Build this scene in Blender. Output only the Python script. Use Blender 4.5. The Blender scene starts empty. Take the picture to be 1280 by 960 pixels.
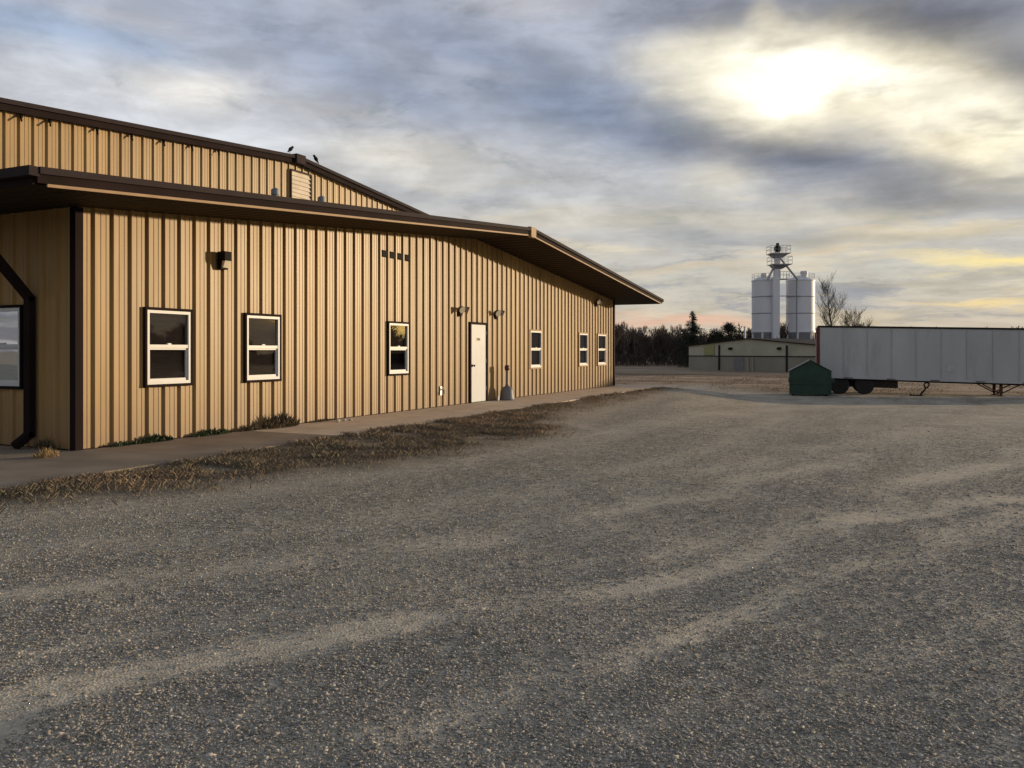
import bpy, math, random
import numpy as np
from mathutils import Vector
R = math.radians
random.seed(7)
rng = np.random.default_rng(11)
scene = bpy.context.scene
COL = scene.collection

# ---------------------------------------------------------------- camera
F = 1035.0; CX = 640.0; HY = 439.0; TH = math.atan(485 / 1035); CT, ST = math.cos(TH), math.sin(TH); EYE = 1.36
cam_d = bpy.data.cameras.new("camera"); cam = bpy.data.objects.new("camera", cam_d); COL.objects.link(cam)
cam.location = (0, 0, EYE)
cam.rotation_euler = (R(90), 0, TH - R(90))
cam_d.sensor_width = 36; cam_d.lens = 36 * F / 1280; cam_d.shift_y = -(480 - HY) / 1280
cam_d.clip_start = 0.1; cam_d.clip_end = 6000
scene.camera = cam

def P(px, py, z):
    """world point seen at photo pixel px,py at depth z (camera axis)"""
    l = (px - CX) / F * z
    return Vector((z * CT + l * ST, z * ST - l * CT, EYE + (HY - py) / F * z))
def on_y(px, Y):
    r = (px - CX) / F; z = Y / (ST - r * CT); return z * (CT + r * ST), z
WALL_Y = 10.21

# ---------------------------------------------------------------- sky, sun, exposure
SUN_AZ, SUN_EL = -40.0, 5.2
world = bpy.data.worlds.new("World"); scene.world = world; world.use_nodes = True
wt = world.node_tree; wt.nodes.clear()
def wn(t, **k):
    n = wt.nodes.new(t)
    for a, b in k.items(): setattr(n, a, b)
    return n
def wl(a, b): wt.links.new(a, b)
def wmath(op, a, b=None, c=None, clamp=False):
    n = wn('ShaderNodeMath', operation=op); n.use_clamp = clamp
    for i, v in enumerate((a, b, c)):
        if v is None: continue
        if isinstance(v, (int, float)): n.inputs[i].default_value = v
        else: wl(v, n.inputs[i])
    return n.outputs[0]
def wnoise(vec, scale, detail=4, rough=.55, dist=0.0):
    n = wn('ShaderNodeTexNoise'); n.inputs['Scale'].default_value = scale; n.inputs['Detail'].default_value = detail
    n.inputs['Roughness'].default_value = rough; n.inputs['Distortion'].default_value = dist
    wl(vec, n.inputs['Vector']); return n
def wrange(v, a, b, c=0, d=1, smooth=True):
    n = wn('ShaderNodeMapRange'); n.interpolation_type = 'SMOOTHSTEP' if smooth else 'LINEAR'
    wl(v, n.inputs[0])
    for i, x in enumerate((a, b, c, d)): n.inputs[i + 1].default_value = x
    return n.outputs[0]
def wmix(fac, a, b):
    n = wn('ShaderNodeMix', data_type='RGBA')
    for s, v in ((n.inputs[0], fac), (n.inputs[6], a), (n.inputs[7], b)):
        if isinstance(v, (int, float)): s.default_value = v
        elif isinstance(v, tuple): s.default_value = (*v, 1)
        else: wl(v, s)
    return n.outputs[2]
def S(r, g, b):
    f = lambda c: ((c / 255 + .055) / 1.055) ** 2.4 if c > 10 else c / 255 / 12.92
    return (f(r), f(g), f(b))
tc = wn('ShaderNodeTexCoord'); D = tc.outputs['Generated']
sep = wn('ShaderNodeSeparateXYZ'); wl(D, sep.inputs[0])
dx, dy, dz = sep.outputs
dzc = wmath('MAXIMUM', dz, 0.0)
az = wmath('MULTIPLY', wmath('ARCTAN2', dy, dx), 180 / math.pi)
u = wmath('SUBTRACT', math.degrees(TH), az)                     # degrees to the right of the view axis
v = wmath('MULTIPLY', wmath('ARCSINE', dz), 180 / math.pi)
pl = wn('ShaderNodeCombineXYZ')
den = wmath('ADD', dzc, .10)
wl(wmath('DIVIDE', dx, den), pl.inputs[0]); wl(wmath('DIVIDE', dy, den), pl.inputs[1])
PL = pl.outputs[0]                                               # flat cloud layer
warp = wnoise(PL, .9, 5, .6)
ws = wn('ShaderNodeSeparateColor'); wl(warp.outputs['Color'], ws.inputs[0])
wu = wmath('MULTIPLY', wmath('SUBTRACT', ws.outputs[0], .5), 9.0)
wv = wmath('MULTIPLY', wmath('SUBTRACT', ws.outputs[1], .5), 4.2)
uv = wn('ShaderNodeCombineXYZ')
wl(wmath('ADD', u, wu), uv.inputs[0]); wl(wmath('ADD', v, wv), uv.inputs[1])
UV = uv.outputs[0]
uvs = wn('ShaderNodeCombineXYZ'); wl(u, uvs.inputs[0]); wl(v, uvs.inputs[1]); UVS = uvs.outputs[0]
def pix(px, py):
    a = math.atan((px - CX) / F); return math.degrees(a), math.degrees(math.atan((HY - py) / F * math.cos(a)))
def lobe(base, px, py, rx, ry, ang, col, amp, warped=True, hard=0.0):
    cu, cv = pix(px, py)
    m = wn('ShaderNodeMapping', vector_type='TEXTURE')
    m.inputs['Location'].default_value = (cu, cv, 0)
    m.inputs['Rotation'].default_value = (0, 0, -R(ang))
    m.inputs['Scale'].default_value = (rx / 18.06, ry / 18.06, 1)
    wl(UV2 if warped == 2 else (UV if warped else UVS), m.inputs['Vector'])
    ln = wn('ShaderNodeVectorMath', operation='LENGTH'); wl(m.outputs[0], ln.inputs[0])
    g = wrange(ln.outputs['Value'], 1.0, hard, 0, amp)
    return wmix(g, base, col)
warp2 = wnoise(PL, 2.6, 4, .55); ws2 = wn('ShaderNodeSeparateColor'); wl(warp2.outputs['Color'], ws2.inputs[0])
uv2 = wn('ShaderNodeCombineXYZ')
wl(wmath('ADD', wmath('MULTIPLY_ADD', wu, .7, u), wmath('MULTIPLY', wmath('SUBTRACT', ws2.outputs[0], .5), 6.0)), uv2.inputs[0])
wl(wmath('ADD', wmath('MULTIPLY_ADD', wv, .7, v), wmath('MULTIPLY', wmath('SUBTRACT', ws2.outputs[1], .5), 4.0)), uv2.inputs[1])
UV2 = uv2.outputs[0]
# gradient of cloud colour by height
ramp = wn('ShaderNodeValToRGB'); cr = ramp.color_ramp
wl(wmath('DIVIDE', v, 40.0), ramp.inputs[0])
stops = [(0, S(222, 188, 165)), (.035, S(205, 192, 172)), (.11, S(200, 196, 184)), (.25, S(190, 191, 192)), (.5, S(176, 182, 196)), (1, S(120, 130, 150))]
while len(cr.elements) < len(stops): cr.elements.new(.5)
for e, (p, c) in zip(cr.elements, stops): e.position = p; e.color = (*c, 1)
C = ramp.outputs[0]
# long soft streaks: the layer's own brighter and darker bands
stv = wn('ShaderNodeMapping'); stv.inputs['Scale'].default_value = (.055, .42, 1); wl(UV, stv.inputs['Vector'])
stk = wnoise(stv.outputs[0], 1.0, 6, .6).outputs['Fac']
low = wrange(v, 14.0, 6.0)
C = wmix(wmath('MULTIPLY', wrange(stk, .50, .66), wmath('MULTIPLY_ADD', low, .70, .10)), C, S(226, 212, 184))
C = wmix(wmath('MULTIPLY', wrange(stk, .48, .36), wmath('MULTIPLY_ADD', low, .55, .15)), C, S(140, 145, 158))
L = [
 (60, 45, 260, 34, 4, S(132, 158, 192), .85), (330, 40, 240, 60, 10, S(158, 168, 188), .6),
 (150, 110, 260, 60, 8, S(214, 217, 223), .9), (240, 110, 120, 40, 0, S(240, 236, 230), .9), (300, 165, 200, 45, 5, S(212, 215, 220), .75),
 (640, 5, 140, 26, 5, S(196, 196, 204), .7), (560, 60, 280, 60, 18, S(140, 150, 172), .7),
 (520, 200, 170, 50, 4, S(224, 219, 208), .8), (600, 88, 90, 14, 8, S(196, 198, 206), .6),
 (500, 115, 240, 45, 16, S(142, 154, 178), .7), (740, 135, 260, 75, 14, S(126, 141, 166), .85),
 (900, 175, 240, 50, 14, S(124, 132, 151), .8),
 (760, 285, 300, 42, 3, S(212, 206, 192), .75), (700, 240, 160, 30, 0, S(186, 188, 190), .5),
 (900, 215, 80, 50, 0, S(205, 198, 180), .7),
 (830, 70, 110, 30, -8, S(205, 200, 185), .55),
 (1060, 95, 300, 80, 5, S(222, 210, 182), .85),
 (900, 20, 200, 42, 0, S(128, 132, 146), .8), (1140, 25, 260, 60, 8, S(98, 101, 112), .95), (1270, 80, 110, 45, 20, S(104, 106, 114), .8),
 (1200, 165, 170, 75, 22, S(236, 224, 192), .9),
 (1010, 185, 230, 42, 14, S(112, 118, 134), .85), (1180, 240, 220, 38, 8, S(130, 131, 136), .8), (1240, 155, 50, 18, 0, S(170, 165, 155), .5),
 (965, 45, 34, 42, 0, S(200, 190, 170), .7),
 (1100, 300, 260, 20, 0, S(200, 188, 160), .6), (1000, 268, 260, 22, 0, S(206, 198, 178), .6), (880, 300, 260, 24, 2, S(160, 164, 172), .6),
 (860, 340, 200, 9, 0, S(214, 198, 172), .7), (1010, 320, 130, 9, -2, S(218, 200, 168), .6),
 (1245, 332, 130, 16, 2, S(255, 232, 160), .95), (1240, 378, 120, 10, 3, S(250, 222, 160), .85), (1150, 355, 160, 10, 0, S(176, 168, 150), .6),
 (850, 398, 210, 14, 0, S(232, 186, 160), .8), (1080, 400, 160, 16, 0, S(196, 184, 158), .6),
]
for p in L: C = lobe(C, *p)
# the bright opening, its halo, and the glow low down round the sun
C = lobe(C, 1000, 100, 270, 92, 5, S(238, 226, 192), .75, 2)
C = lobe(C, 988, 96, 200, 66, 4, (1.08, 1.02, .82), .95, 2)
C = lobe(C, 990, 95, 125, 44, 3, (1.5, 1.44, 1.25), 1.0, 2)
C = lobe(C, 1090, 108, 120, 24, 6, (1.25, 1.18, .98), .9, 2)
C = lobe(C, 972, 34, 34, 36, 12, (.62, .58, .49), .7, 2)
C = lobe(C, 1180, 142, 130, 40, 14, (1.08, 1.02, .84), .85, 2)
C = lobe(C, 1265, 172, 90, 46, 15, (1.12, 1.03, .78), .9, 2)
C = lobe(C, 1235, 150, 60, 14, 10, S(176, 170, 158), .5, 2)
def lobe_deg(base, cu, cv, ru, rv, col, amp):
    m = wn('ShaderNodeMapping', vector_type='TEXTURE'); m.inputs['Location'].default_value = (cu, cv, 0)
    m.inputs['Scale'].default_value = (ru, rv, 1); wl(UV, m.inputs['Vector'])
    ln = wn('ShaderNodeVectorMath', operation='LENGTH'); wl(m.outputs[0], ln.inputs[0])
    return wmix(wrange(ln.outputs['Value'], 1.0, 0.0, 0, amp), base, col)
su = math.degrees(TH) - SUN_AZ
C = lobe_deg(C, su - 4, 6, 30, 7, (1.05, .72, .34), .9)
C = lobe_deg(C, su - 6, 2.6, 9, 3.2, (9.0, 5.8, 1.5), .95)
# the side of the sky away from the sun is a duller cloud sheet
back = wrange(wmath('ABSOLUTE', wmath('SUBTRACT', wmath('MODULO', wmath('ADD', wmath('SUBTRACT', u, su), 900.0), 360.0), 180.0)), 112.0, 150.0)
bcol = wmix(wrange(wnoise(PL, 1.2, 5, .6).outputs['Fac'], .4, .62), S(98, 104, 118), S(160, 162, 167))
C = wmix(wmath('MULTIPLY', back, .85), C, bcol)
# fine wisps
fine = wnoise(PL, 2.6, 8, .62, .3).outputs['Fac']
rp = wn('ShaderNodeMapping'); rp.inputs['Scale'].default_value = (.16, 1.3, 1); rp.inputs['Rotation'].default_value = (0, 0, R(6)); wl(UVS, rp.inputs['Vector'])
rip = wnoise(rp.outputs[0], 1.0, 5, .6).outputs['Fac']
pm = wn('ShaderNodeMapping'); pm.inputs['Scale'].default_value = (.20, .42, 1); pm.inputs['Rotation'].default_value = (0, 0, R(-8)); wl(UVS, pm.inputs['Vector'])
puff = wnoise(pm.outputs[0], 1.0, 7, .58, .35).outputs['Fac']
pg = wmath('MULTIPLY_ADD', wmath('SUBTRACT', wrange(puff, .34, .66, 0, 1, True), .5), wmath('MULTIPLY_ADD', wrange(v, 5, 12), .17, .05), 1.0)
gain = wmath('MULTIPLY', wmath('MULTIPLY', wrange(fine, .3, .7, .90, 1.13, False), wrange(rip, .34, .66, .96, 1.05, False)), pg)
vm = wn('ShaderNodeVectorMath', operation='SCALE'); wl(C, vm.inputs[0]); wl(gain, vm.inputs[3])
below = wrange(v, -1.5, -.2)
C = wmix(below, (.16, .13, .10), vm.outputs[0])
bg = wn('ShaderNodeBackground'); wl(C, bg.inputs[0]); bg.inputs[1].default_value = 1.0
sky = wn('ShaderNodeTexSky', sky_type='NISHITA'); sky.sun_disc = False
sky.sun_elevation = R(SUN_EL); sky.sun_rotation = R(90 - SUN_AZ); sky.altitude = 300
bg2 = wn('ShaderNodeBackground'); wl(sky.outputs[0], bg2.inputs[0]); bg2.inputs[1].default_value = .12
mx = wn('ShaderNodeMixShader'); wl(wrange(fine, .30, .42, .72, 1.0), mx.inputs[0]); wl(bg2.outputs[0], mx.inputs[1]); wl(bg.outputs[0], mx.inputs[2])
out = wn('ShaderNodeOutputWorld'); wl(mx.outputs[0], out.inputs[0])
world.cycles.sampling_method = 'MANUAL'; world.cycles.sample_map_resolution = 512

sd = bpy.data.lights.new("sun", 'SUN'); sun = bpy.data.objects.new("sun", sd); COL.objects.link(sun)
sd.energy = 3.7; sd.angle = R(0.9); sd.color = (1.0, .75, .47)
sdir = Vector((math.cos(R(SUN_AZ)) * math.cos(R(SUN_EL)), math.sin(R(SUN_AZ)) * math.cos(R(SUN_EL)), math.sin(R(SUN_EL))))
sun.rotation_euler = (-sdir).to_track_quat('-Z', 'Y').to_euler(); sun.location = sdir * 40
vs = scene.view_settings; vs.view_transform = 'Standard'; vs.look = 'None'; vs.exposure = 0.0; vs.gamma = 1; vs.use_curve_mapping = False

# ---------------------------------------------------------------- materials
def mat(name, base, rough=.6, metal=0.0, var=.12, vscale=3.0, bump=0.0, bscale=20.0, spec=.5, dirt=None, dscale=1.5, stretch=None):
    m = bpy.data.materials.new(name); m.use_nodes = True; nt = m.node_tree; b = nt.nodes['Principled BSDF']
    b.inputs['Roughness'].default_value = rough; b.inputs['Metallic'].default_value = metal; b.inputs['Specular IOR Level'].default_value = spec
    t = nt.nodes.new('ShaderNodeTexCoord'); mp = nt.nodes.new('ShaderNodeMapping'); nt.links.new(t.outputs['Object'], mp.inputs[0])
    if stretch: mp.inputs['Scale'].default_value = stretch
    n = nt.nodes.new('ShaderNodeTexNoise'); n.inputs['Scale'].default_value = vscale; n.inputs['Detail'].default_value = 6
    nt.links.new(mp.outputs[0], n.inputs['Vector'])
    cr = nt.nodes.new('ShaderNodeValToRGB')
    cr.color_ramp.elements[0].position = .3; cr.color_ramp.elements[1].position = .7
    cr.color_ramp.elements[0].color = (*[c * (1 - var) for c in base], 1); cr.color_ramp.elements[1].color = (*[min(1, c * (1 + var)) for c in base], 1)
    nt.links.new(n.outputs['Fac'], cr.inputs[0]); last = cr.outputs[0]
    if dirt:
        n2 = nt.nodes.new('ShaderNodeTexNoise'); n2.inputs['Scale'].default_value = dscale; n2.inputs['Detail'].default_value = 8; n2.inputs['Roughness'].default_value = .7
        nt.links.new(mp.outputs[0], n2.inputs['Vector'])
        mr = nt.nodes.new('ShaderNodeMapRange'); mr.inputs[1].default_value = .52; mr.inputs[2].default_value = .75; mr.inputs[4].default_value = .75
        nt.links.new(n2.outputs['Fac'], mr.inputs[0])
        mxn = nt.nodes.new('ShaderNodeMix'); mxn.data_type = 'RGBA'; mxn.inputs[7].default_value = (*dirt, 1)
        nt.links.new(mr.outputs[0], mxn.inputs[0]); nt.links.new(last, mxn.inputs[6]); last = mxn.outputs[2]
    nt.links.new(last, b.inputs['Base Color'])
    if bump:
        n3 = nt.nodes.new('ShaderNodeTexNoise'); n3.inputs['Scale'].default_value = bscale; n3.inputs['Detail'].default_value = 4
        nt.links.new(mp.outputs[0], n3.inputs['Vector'])
        bp = nt.nodes.new('ShaderNodeBump'); bp.inputs['Strength'].default_value = bump; bp.inputs['Distance'].default_value = .01
        nt.links.new(n3.outputs['Fac'], bp.inputs['Height']); nt.links.new(bp.outputs[0], b.inputs['Normal'])
    return m
def wall_mat():
    m = bpy.data.materials.new('tan_painted_steel'); m.use_nodes = True; nt = m.node_tree; b = nt.nodes['Principled BSDF']; N = nt.nodes.new; K = nt.links.new
    t = N('ShaderNodeTexCoord'); mp = N('ShaderNodeMapping'); mp.inputs['Scale'].default_value = (1.1, 1.1, .22); K(t.outputs['Object'], mp.inputs[0])
    n = N('ShaderNodeTexNoise'); n.inputs['Scale'].default_value = 1.6; n.inputs['Detail'].default_value = 8; n.inputs['Roughness'].default_value = .6; K(mp.outputs[0], n.inputs['Vector'])
    cr = N('ShaderNodeValToRGB'); e = cr.color_ramp.elements; e[0].position = .3; e[1].position = .72
    e[0].color = (.30, .186, .066, 1); e[1].color = (.43, .282, .106, 1); K(n.outputs['Fac'], cr.inputs[0])
    # splashed mud near the ground
    sp = N('ShaderNodeSeparateXYZ'); K(t.outputs['Object'], sp.inputs[0])
    n2 = N('ShaderNodeTexNoise'); n2.inputs['Scale'].default_value = 5; n2.inputs['Detail'].default_value = 8; K(t.outputs['Object'], n2.inputs['Vector'])
    ad = N('ShaderNodeMath'); ad.operation = 'MULTIPLY_ADD'; K(n2.outputs['Fac'], ad.inputs[0]); ad.inputs[1].default_value = -.7; K(sp.outputs[2], ad.inputs[2])
    mr = N('ShaderNodeMapRange'); mr.inputs[1].default_value = .55; mr.inputs[2].default_value = -.45; mr.inputs[4].default_value = .75; K(ad.outputs[0], mr.inputs[0])
    mx = N('ShaderNodeMix'); mx.data_type = 'RGBA'; mx.inputs[7].default_value = (.26, .17, .095, 1); K(mr.outputs[0], mx.inputs[0]); 
    fl = N('ShaderNodeMath'); fl.operation = 'FLOOR'; dv_ = N('ShaderNodeMath'); dv_.operation = 'DIVIDE'; dv_.inputs[1].default_value = .9144; K(sp.outputs[0], dv_.inputs[0]); K(dv_.outputs[0], fl.inputs[0])
    wn_ = N('ShaderNodeTexWhiteNoise'); wn_.noise_dimensions = '1D'; K(fl.outputs[0], wn_.inputs['W'])
    m2 = N('ShaderNodeMapRange'); m2.inputs[3].default_value = .90; m2.inputs[4].default_value = 1.08; K(wn_.outputs['Value'], m2.inputs[0])
    vsc = N('ShaderNodeVectorMath'); vsc.operation = 'SCALE'; K(cr.outputs[0], vsc.inputs[0]); K(m2.outputs[0], vsc.inputs[3]); K(vsc.outputs[0], mx.inputs[6])
    K(mx.outputs[2], b.inputs['Base Color'])
    rr = N('ShaderNodeMapRange'); b.inputs['Specular IOR Level'].default_value = .36; rr.inputs[3].default_value = .36; rr.inputs[4].default_value = .52; K(n.outputs['Fac'], rr.inputs[0]); K(rr.outputs[0], b.inputs['Roughness'])
    n3 = N('ShaderNodeTexNoise'); n3.inputs['Scale'].default_value = 2.2; n3.inputs['Detail'].default_value = 2; K(mp.outputs[0], n3.inputs['Vector'])
    bp = N('ShaderNodeBump'); bp.inputs['Strength'].default_value = .35; bp.inputs['Distance'].default_value = .02; K(n3.outputs['Fac'], bp.inputs['Height']); K(bp.outputs[0], b.inputs['Normal'])
    return m
M = {}
M['wall'] = wall_mat()
M['wall_plain'] = mat('tan_flashing', (.36, .235, .12), .6, var=.15, spec=.3)
M['brown'] = mat('dark_bronze_trim', (.022, .014, .014), .75, var=.2, vscale=2, spec=.06)
M['brown_lt'] = mat('bronze_cap', (.036, .027, .028), .7, var=.15, spec=.08)
M['soffit'] = mat('shaded_soffit', (.036, .026, .018), .7, var=.15, spec=.1)  # underside shade is put into this base colour, far below the tan steel
M['white'] = mat('white_vinyl', (.66, .67, .67), .45, var=.05)
M['door'] = mat('white_door_paint', (.50, .545, .57), .5, var=.05, vscale=1.5, dirt=(.42, .37, .30), dscale=.9)
M['black'] = mat('black_paint', (.012, .011, .010), .7, spec=.1)
M['dark_metal'] = mat('dark_weathered_steel', (.028, .022, .019), .7, var=.3, vscale=8, spec=.15)
M['galv'] = mat('galvanised_steel', (.42, .43, .45), .4, .6, var=.15, vscale=9)
M['vent'] = mat('dull_vent_pipe', (.16, .18, .20), .5, .3)
M['lens'] = mat('frosted_lens', (.75, .68, .52), .25)
M['room'] = mat('dark_room', (.03, .025, .022), .9)
M['blind'] = mat('brown_blind', (.34, .245, .18), .7, var=.2, stretch=(1, 1, 30))
M['concrete'] = mat('walk_concrete', (.70, .585, .44), .85, var=.14, vscale=2.5, bump=.3, bscale=60, dirt=(.50, .40, .29), dscale=.8)
M['concrete2'] = mat('walk_concrete_dark', (.30, .245, .185), .85, var=.22, vscale=1.5, bump=.3, bscale=60, dirt=(.30, .25, .19), dscale=.7)  # darker concrete tone for the near slabs and the end wall strip
M['green'] = mat('dumpster_green', (.007, .042, .026), .5, var=.3, vscale=2, dirt=(.015, .03, .02))
M['trailer'] = mat('trailer_aluminium', (.47, .495, .505), .5, .1, var=.1, vscale=.8, dirt=(.33, .335, .32), dscale=1.1, stretch=(1, 1, .22))
M['red'] = mat('faded_red_paint', (.13, .022, .020), .6, var=.3)
M['rust'] = mat('rusty_steel', (.11, .05, .028), .8, var=.4, vscale=6)
M['tyre'] = mat('tyre_rubber', (.018, .017, .016), .85)
M['silo'] = mat('white_silo_paint', (.80, .81, .84), .5, var=.05, vscale=.4, dirt=(.66, .66, .68), dscale=.25, stretch=(1, 1, .4))
M['silo_seam'] = mat('silo_seam_grey', (.30, .31, .34), .6)
M['shed_hi'] = mat('pale_khaki_steel', (.48, .47, .37), .6, var=.06, vscale=.5, dirt=(.29, .29, .21), dscale=.2)
M['shed_lo'] = mat('grey_khaki_steel', (.30, .285, .23), .65, var=.12, vscale=.6, stretch=(1, 1, .3), dirt=(.17, .16, .13), dscale=.3)
M['shed_moss'] = mat('yellowed_panel', (.33, .33, .15), .6)
M['grey'] = mat('grey_plastic', (.17, .18, .20), .5)
M['bark'] = mat('winter_bark', (.055, .045, .038), .9, var=.3)
M['bark_far'] = mat('wood_bark', (.11, .088, .075), .95, var=.35, vscale=.15)
M['needles'] = mat('dark_needles', (.022, .032, .016), .9, var=.4, vscale=1)
M['cedar'] = mat('cedar_foliage', (.026, .026, .014), .9, var=.4, vscale=1)
M['leafbrown'] = mat('rust_leaves', (.09, .045, .03), .9, var=.4)
M['weed'] = mat('weed_leaf', (.035, .055, .018), .7, var=.4, vscale=8)
M['weed_brown'] = mat('weed_brown', (.11, .085, .045), .85, var=.5, vscale=14)
M['straw'] = mat('straw', (.36, .25, .12), .85, var=.3, vscale=20)
def glass_mat():
    m = bpy.data.materials.new('window_glass'); m.use_nodes = True; nt = m.node_tree; nt.nodes.clear(); N = nt.nodes.new; K = nt.links.new
    o = N('ShaderNodeOutputMaterial'); mx = N('ShaderNodeMixShader'); tr = N('ShaderNodeBsdfTransparent'); gl = N('ShaderNodeBsdfGlossy')
    tr.inputs[0].default_value = (.8, .78, .74, 1); gl.inputs['Roughness'].default_value = .015; gl.inputs[0].default_value = (.8, .8, .8, 1)
    fr = N('ShaderNodeFresnel'); fr.inputs[0].default_value = 1.62
    t = N('ShaderNodeTexCoord'); n = N('ShaderNodeTexNoise'); n.inputs['Scale'].default_value = 1.3; n.inputs['Detail'].default_value = 1; K(t.outputs['Object'], n.inputs['Vector'])
    bp = N('ShaderNodeBump'); bp.inputs['Strength'].default_value = .08; bp.inputs['Distance'].default_value = .02; K(n.outputs['Fac'], bp.inputs['Height']); K(bp.outputs[0], gl.inputs['Normal'])
    K(fr.outputs[0], mx.inputs[0]); K(tr.outputs[0], mx.inputs[1]); K(gl.outputs[0], mx.inputs[2]); K(mx.outputs[0], o.inputs[0])
    return m
M['glass'] = glass_mat()

# ---------------------------------------------------------------- mesh helpers
class MB:
    def __init__(s): s.v = []; s.f = []
    def quad(s, a, b, c, d): n = len(s.v); s.v += [tuple(a), tuple(b), tuple(c), tuple(d)]; s.f.append((n, n + 1, n + 2, n + 3)); return s
    def poly(s, pts): n = len(s.v); s.v += [tuple(p) for p in pts]; s.f.append(tuple(range(n, n + len(pts)))); return s
    def hexa(s, p):     # 8 points: bottom 4 ccw, top 4 ccw
        n = len(s.v); s.v += [tuple(q) for q in p]
        for f in ((3, 2, 1, 0), (4, 5, 6, 7), (0, 1, 5, 4), (1, 2, 6, 5), (2, 3, 7, 6), (3, 0, 4, 7)): s.f.append(tuple(n + i for i in f))
        return s
    def box(s, x0, x1, y0, y1, z0, z1, fr=None):
        p = [(x0, y0, z0), (x1, y0, z0), (x1, y1, z0), (x0, y1, z0), (x0, y0, z1), (x1, y0, z1), (x1, y1, z1), (x0, y1, z1)]
        if fr: p = [fr(*q) for q in p]
        return s.hexa(p)
    def tube(s, a, b, r0, r1=None, n=8, caps=True):
        a = Vector(a); b = Vector(b); r1 = r0 if r1 is None else r1
        d = (b - a).normalized(); up = Vector((0, 0, 1)) if abs(d.z) < .9 else Vector((1, 0, 0))
        x = d.cross(up).normalized(); y = d.cross(x); k = len(s.v)
        for c, r in ((a, r0), (b, r1)):
            for i in range(n):
                t = 2 * math.pi * i / n; s.v.append(tuple(c + x * (r * math.cos(t)) + y * (r * math.sin(t))))
        for i in range(n): j = (i + 1) % n; s.f.append((k + i, k + n + i, k + n + j, k + j))
        if caps: s.f.append(tuple(k + i for i in range(n))); s.f.append(tuple(k + n + i for i in reversed(range(n))))
        return s
    def lathe(s, c, prof, n=20, axis='z'):
        k = len(s.v); c = Vector(c)
        for r, z in prof:
            for i in range(n):
                t = 2 * math.pi * i / n
                p = Vector((r * math.cos(t), r * math.sin(t), z)) if axis == 'z' else Vector((r * math.cos(t), z, r * math.sin(t)))
                s.v.append(tuple(c + p))
        for q in range(len(prof) - 1):
            for i in range(n):
                j = (i + 1) % n; s.f.append((k + q * n + i, k + q * n + j, k + (q + 1) * n + j, k + (q + 1) * n + i))
        s.f.append(tuple(k + i for i in reversed(range(n)))); m = k + (len(prof) - 1) * n; s.f.append(tuple(m + i for i in range(n)))
        return s
    def build(s, name, m, parent=None, smooth=False):
        me = bpy.data.meshes.new(name); me.from_pydata(s.v, [], s.f); me.update()
        if m is not None: me.materials.append(m)
        o = bpy.data.objects.new(name, me); COL.objects.link(o)
        if parent is not None: o.parent = parent
        if smooth: me.shade_smooth()
        return o
def tri_mesh(name, V, T, m, smooth=False):
    me = bpy.data.meshes.new(name); me.vertices.add(len(V)); me.vertices.foreach_set('co', np.asarray(V, np.float32).ravel())
    T = np.asarray(T, np.int32); k = T.shape[1]
    me.loops.add(T.size); me.loops.foreach_set('vertex_index', T.ravel()); me.polygons.add(len(T))
    me.polygons.foreach_set('loop_start', np.arange(0, T.size, k, dtype=np.int32)); me.polygons.foreach_set('loop_total', np.full(len(T), k, np.int32))
    me.update(calc_edges=True); me.validate()
    if m is not None: me.materials.append(m)
    if smooth: me.shade_smooth()
    o = bpy.data.objects.new(name, me); COL.objects.link(o); return o
def color_attr(o, name, arr, domain='POINT'):
    a = o.data.attributes.new(name, 'FLOAT_COLOR', domain); a.data.foreach_set('color', np.asarray(arr, np.float32).ravel())
def tag(o, label=None, cat=None, group=None, kind=None):
    if label: o['label'] = label
    if cat: o['category'] = cat
    if group: o['group'] = group
    if kind: o['kind'] = kind
    return o
def empty(name, loc=(0, 0, 0)):
    o = bpy.data.objects.new(name, None); o.location = loc; COL.objects.link(o); o.empty_display_size = .3; return o

# ---------------------------------------------------------------- terrain
def sst(x, a, b): t = np.clip((x - a) / (b - a), 0, 1); return t * t * (3 - 2 * t)
def ground_h(x, y):
    x = np.asarray(x, float); y = np.asarray(y, float)
    a = 13 + 18 * sst(y, 3.0, 8.6)
    t = np.clip((x - a) / (48 - a), 0, 1); s = t * t * (3 - 2 * t)
    far = sst(x, 60, 400)
    return -0.10 - .93 * s + .015 * np.sin(x * .7 + y * .4) * np.cos(y * .55 - x * .2) * sst(x + 20, 20, 30)
def vnoise(x, y, seed=0):   # value noise
    xi = np.floor(x).astype(np.int64); yi = np.floor(y).astype(np.int64); fx = x - xi; fy = y - yi
    def h(a, b):
        n = (a * 374761393 + b * 668265263 + seed * 1442695) & 0x7fffffff; n = ((n ^ (n >> 13)) * 1274126177) & 0x7fffffff; return (n & 0xffff) / 65535.0
    fx = fx * fx * (3 - 2 * fx); fy = fy * fy * (3 - 2 * fy)
    return (h(xi, yi) * (1 - fx) + h(xi + 1, yi) * fx) * (1 - fy) + (h(xi, yi + 1) * (1 - fx) + h(xi + 1, yi + 1) * fx) * fy
def fbm(x, y, seed=0, o=4): return sum(vnoise(x * 2 ** i, y * 2 ** i, seed + i) * .5 ** i for i in range(o)) / sum(.5 ** i for i in range(o))
def seg_dist(x, y, pts):
    d = np.full(x.shape, 1e9)
    for (ax, ay), (bx, by) in zip(pts[:-1], pts[1:]):
        ux, uy = bx - ax, by - ay; t = np.clip(((x - ax) * ux + (y - ay) * uy) / (ux * ux + uy * uy), 0, 1)
        d = np.minimum(d, np.hypot(x - ax - t * ux, y - ay - t * uy))
    return d
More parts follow.
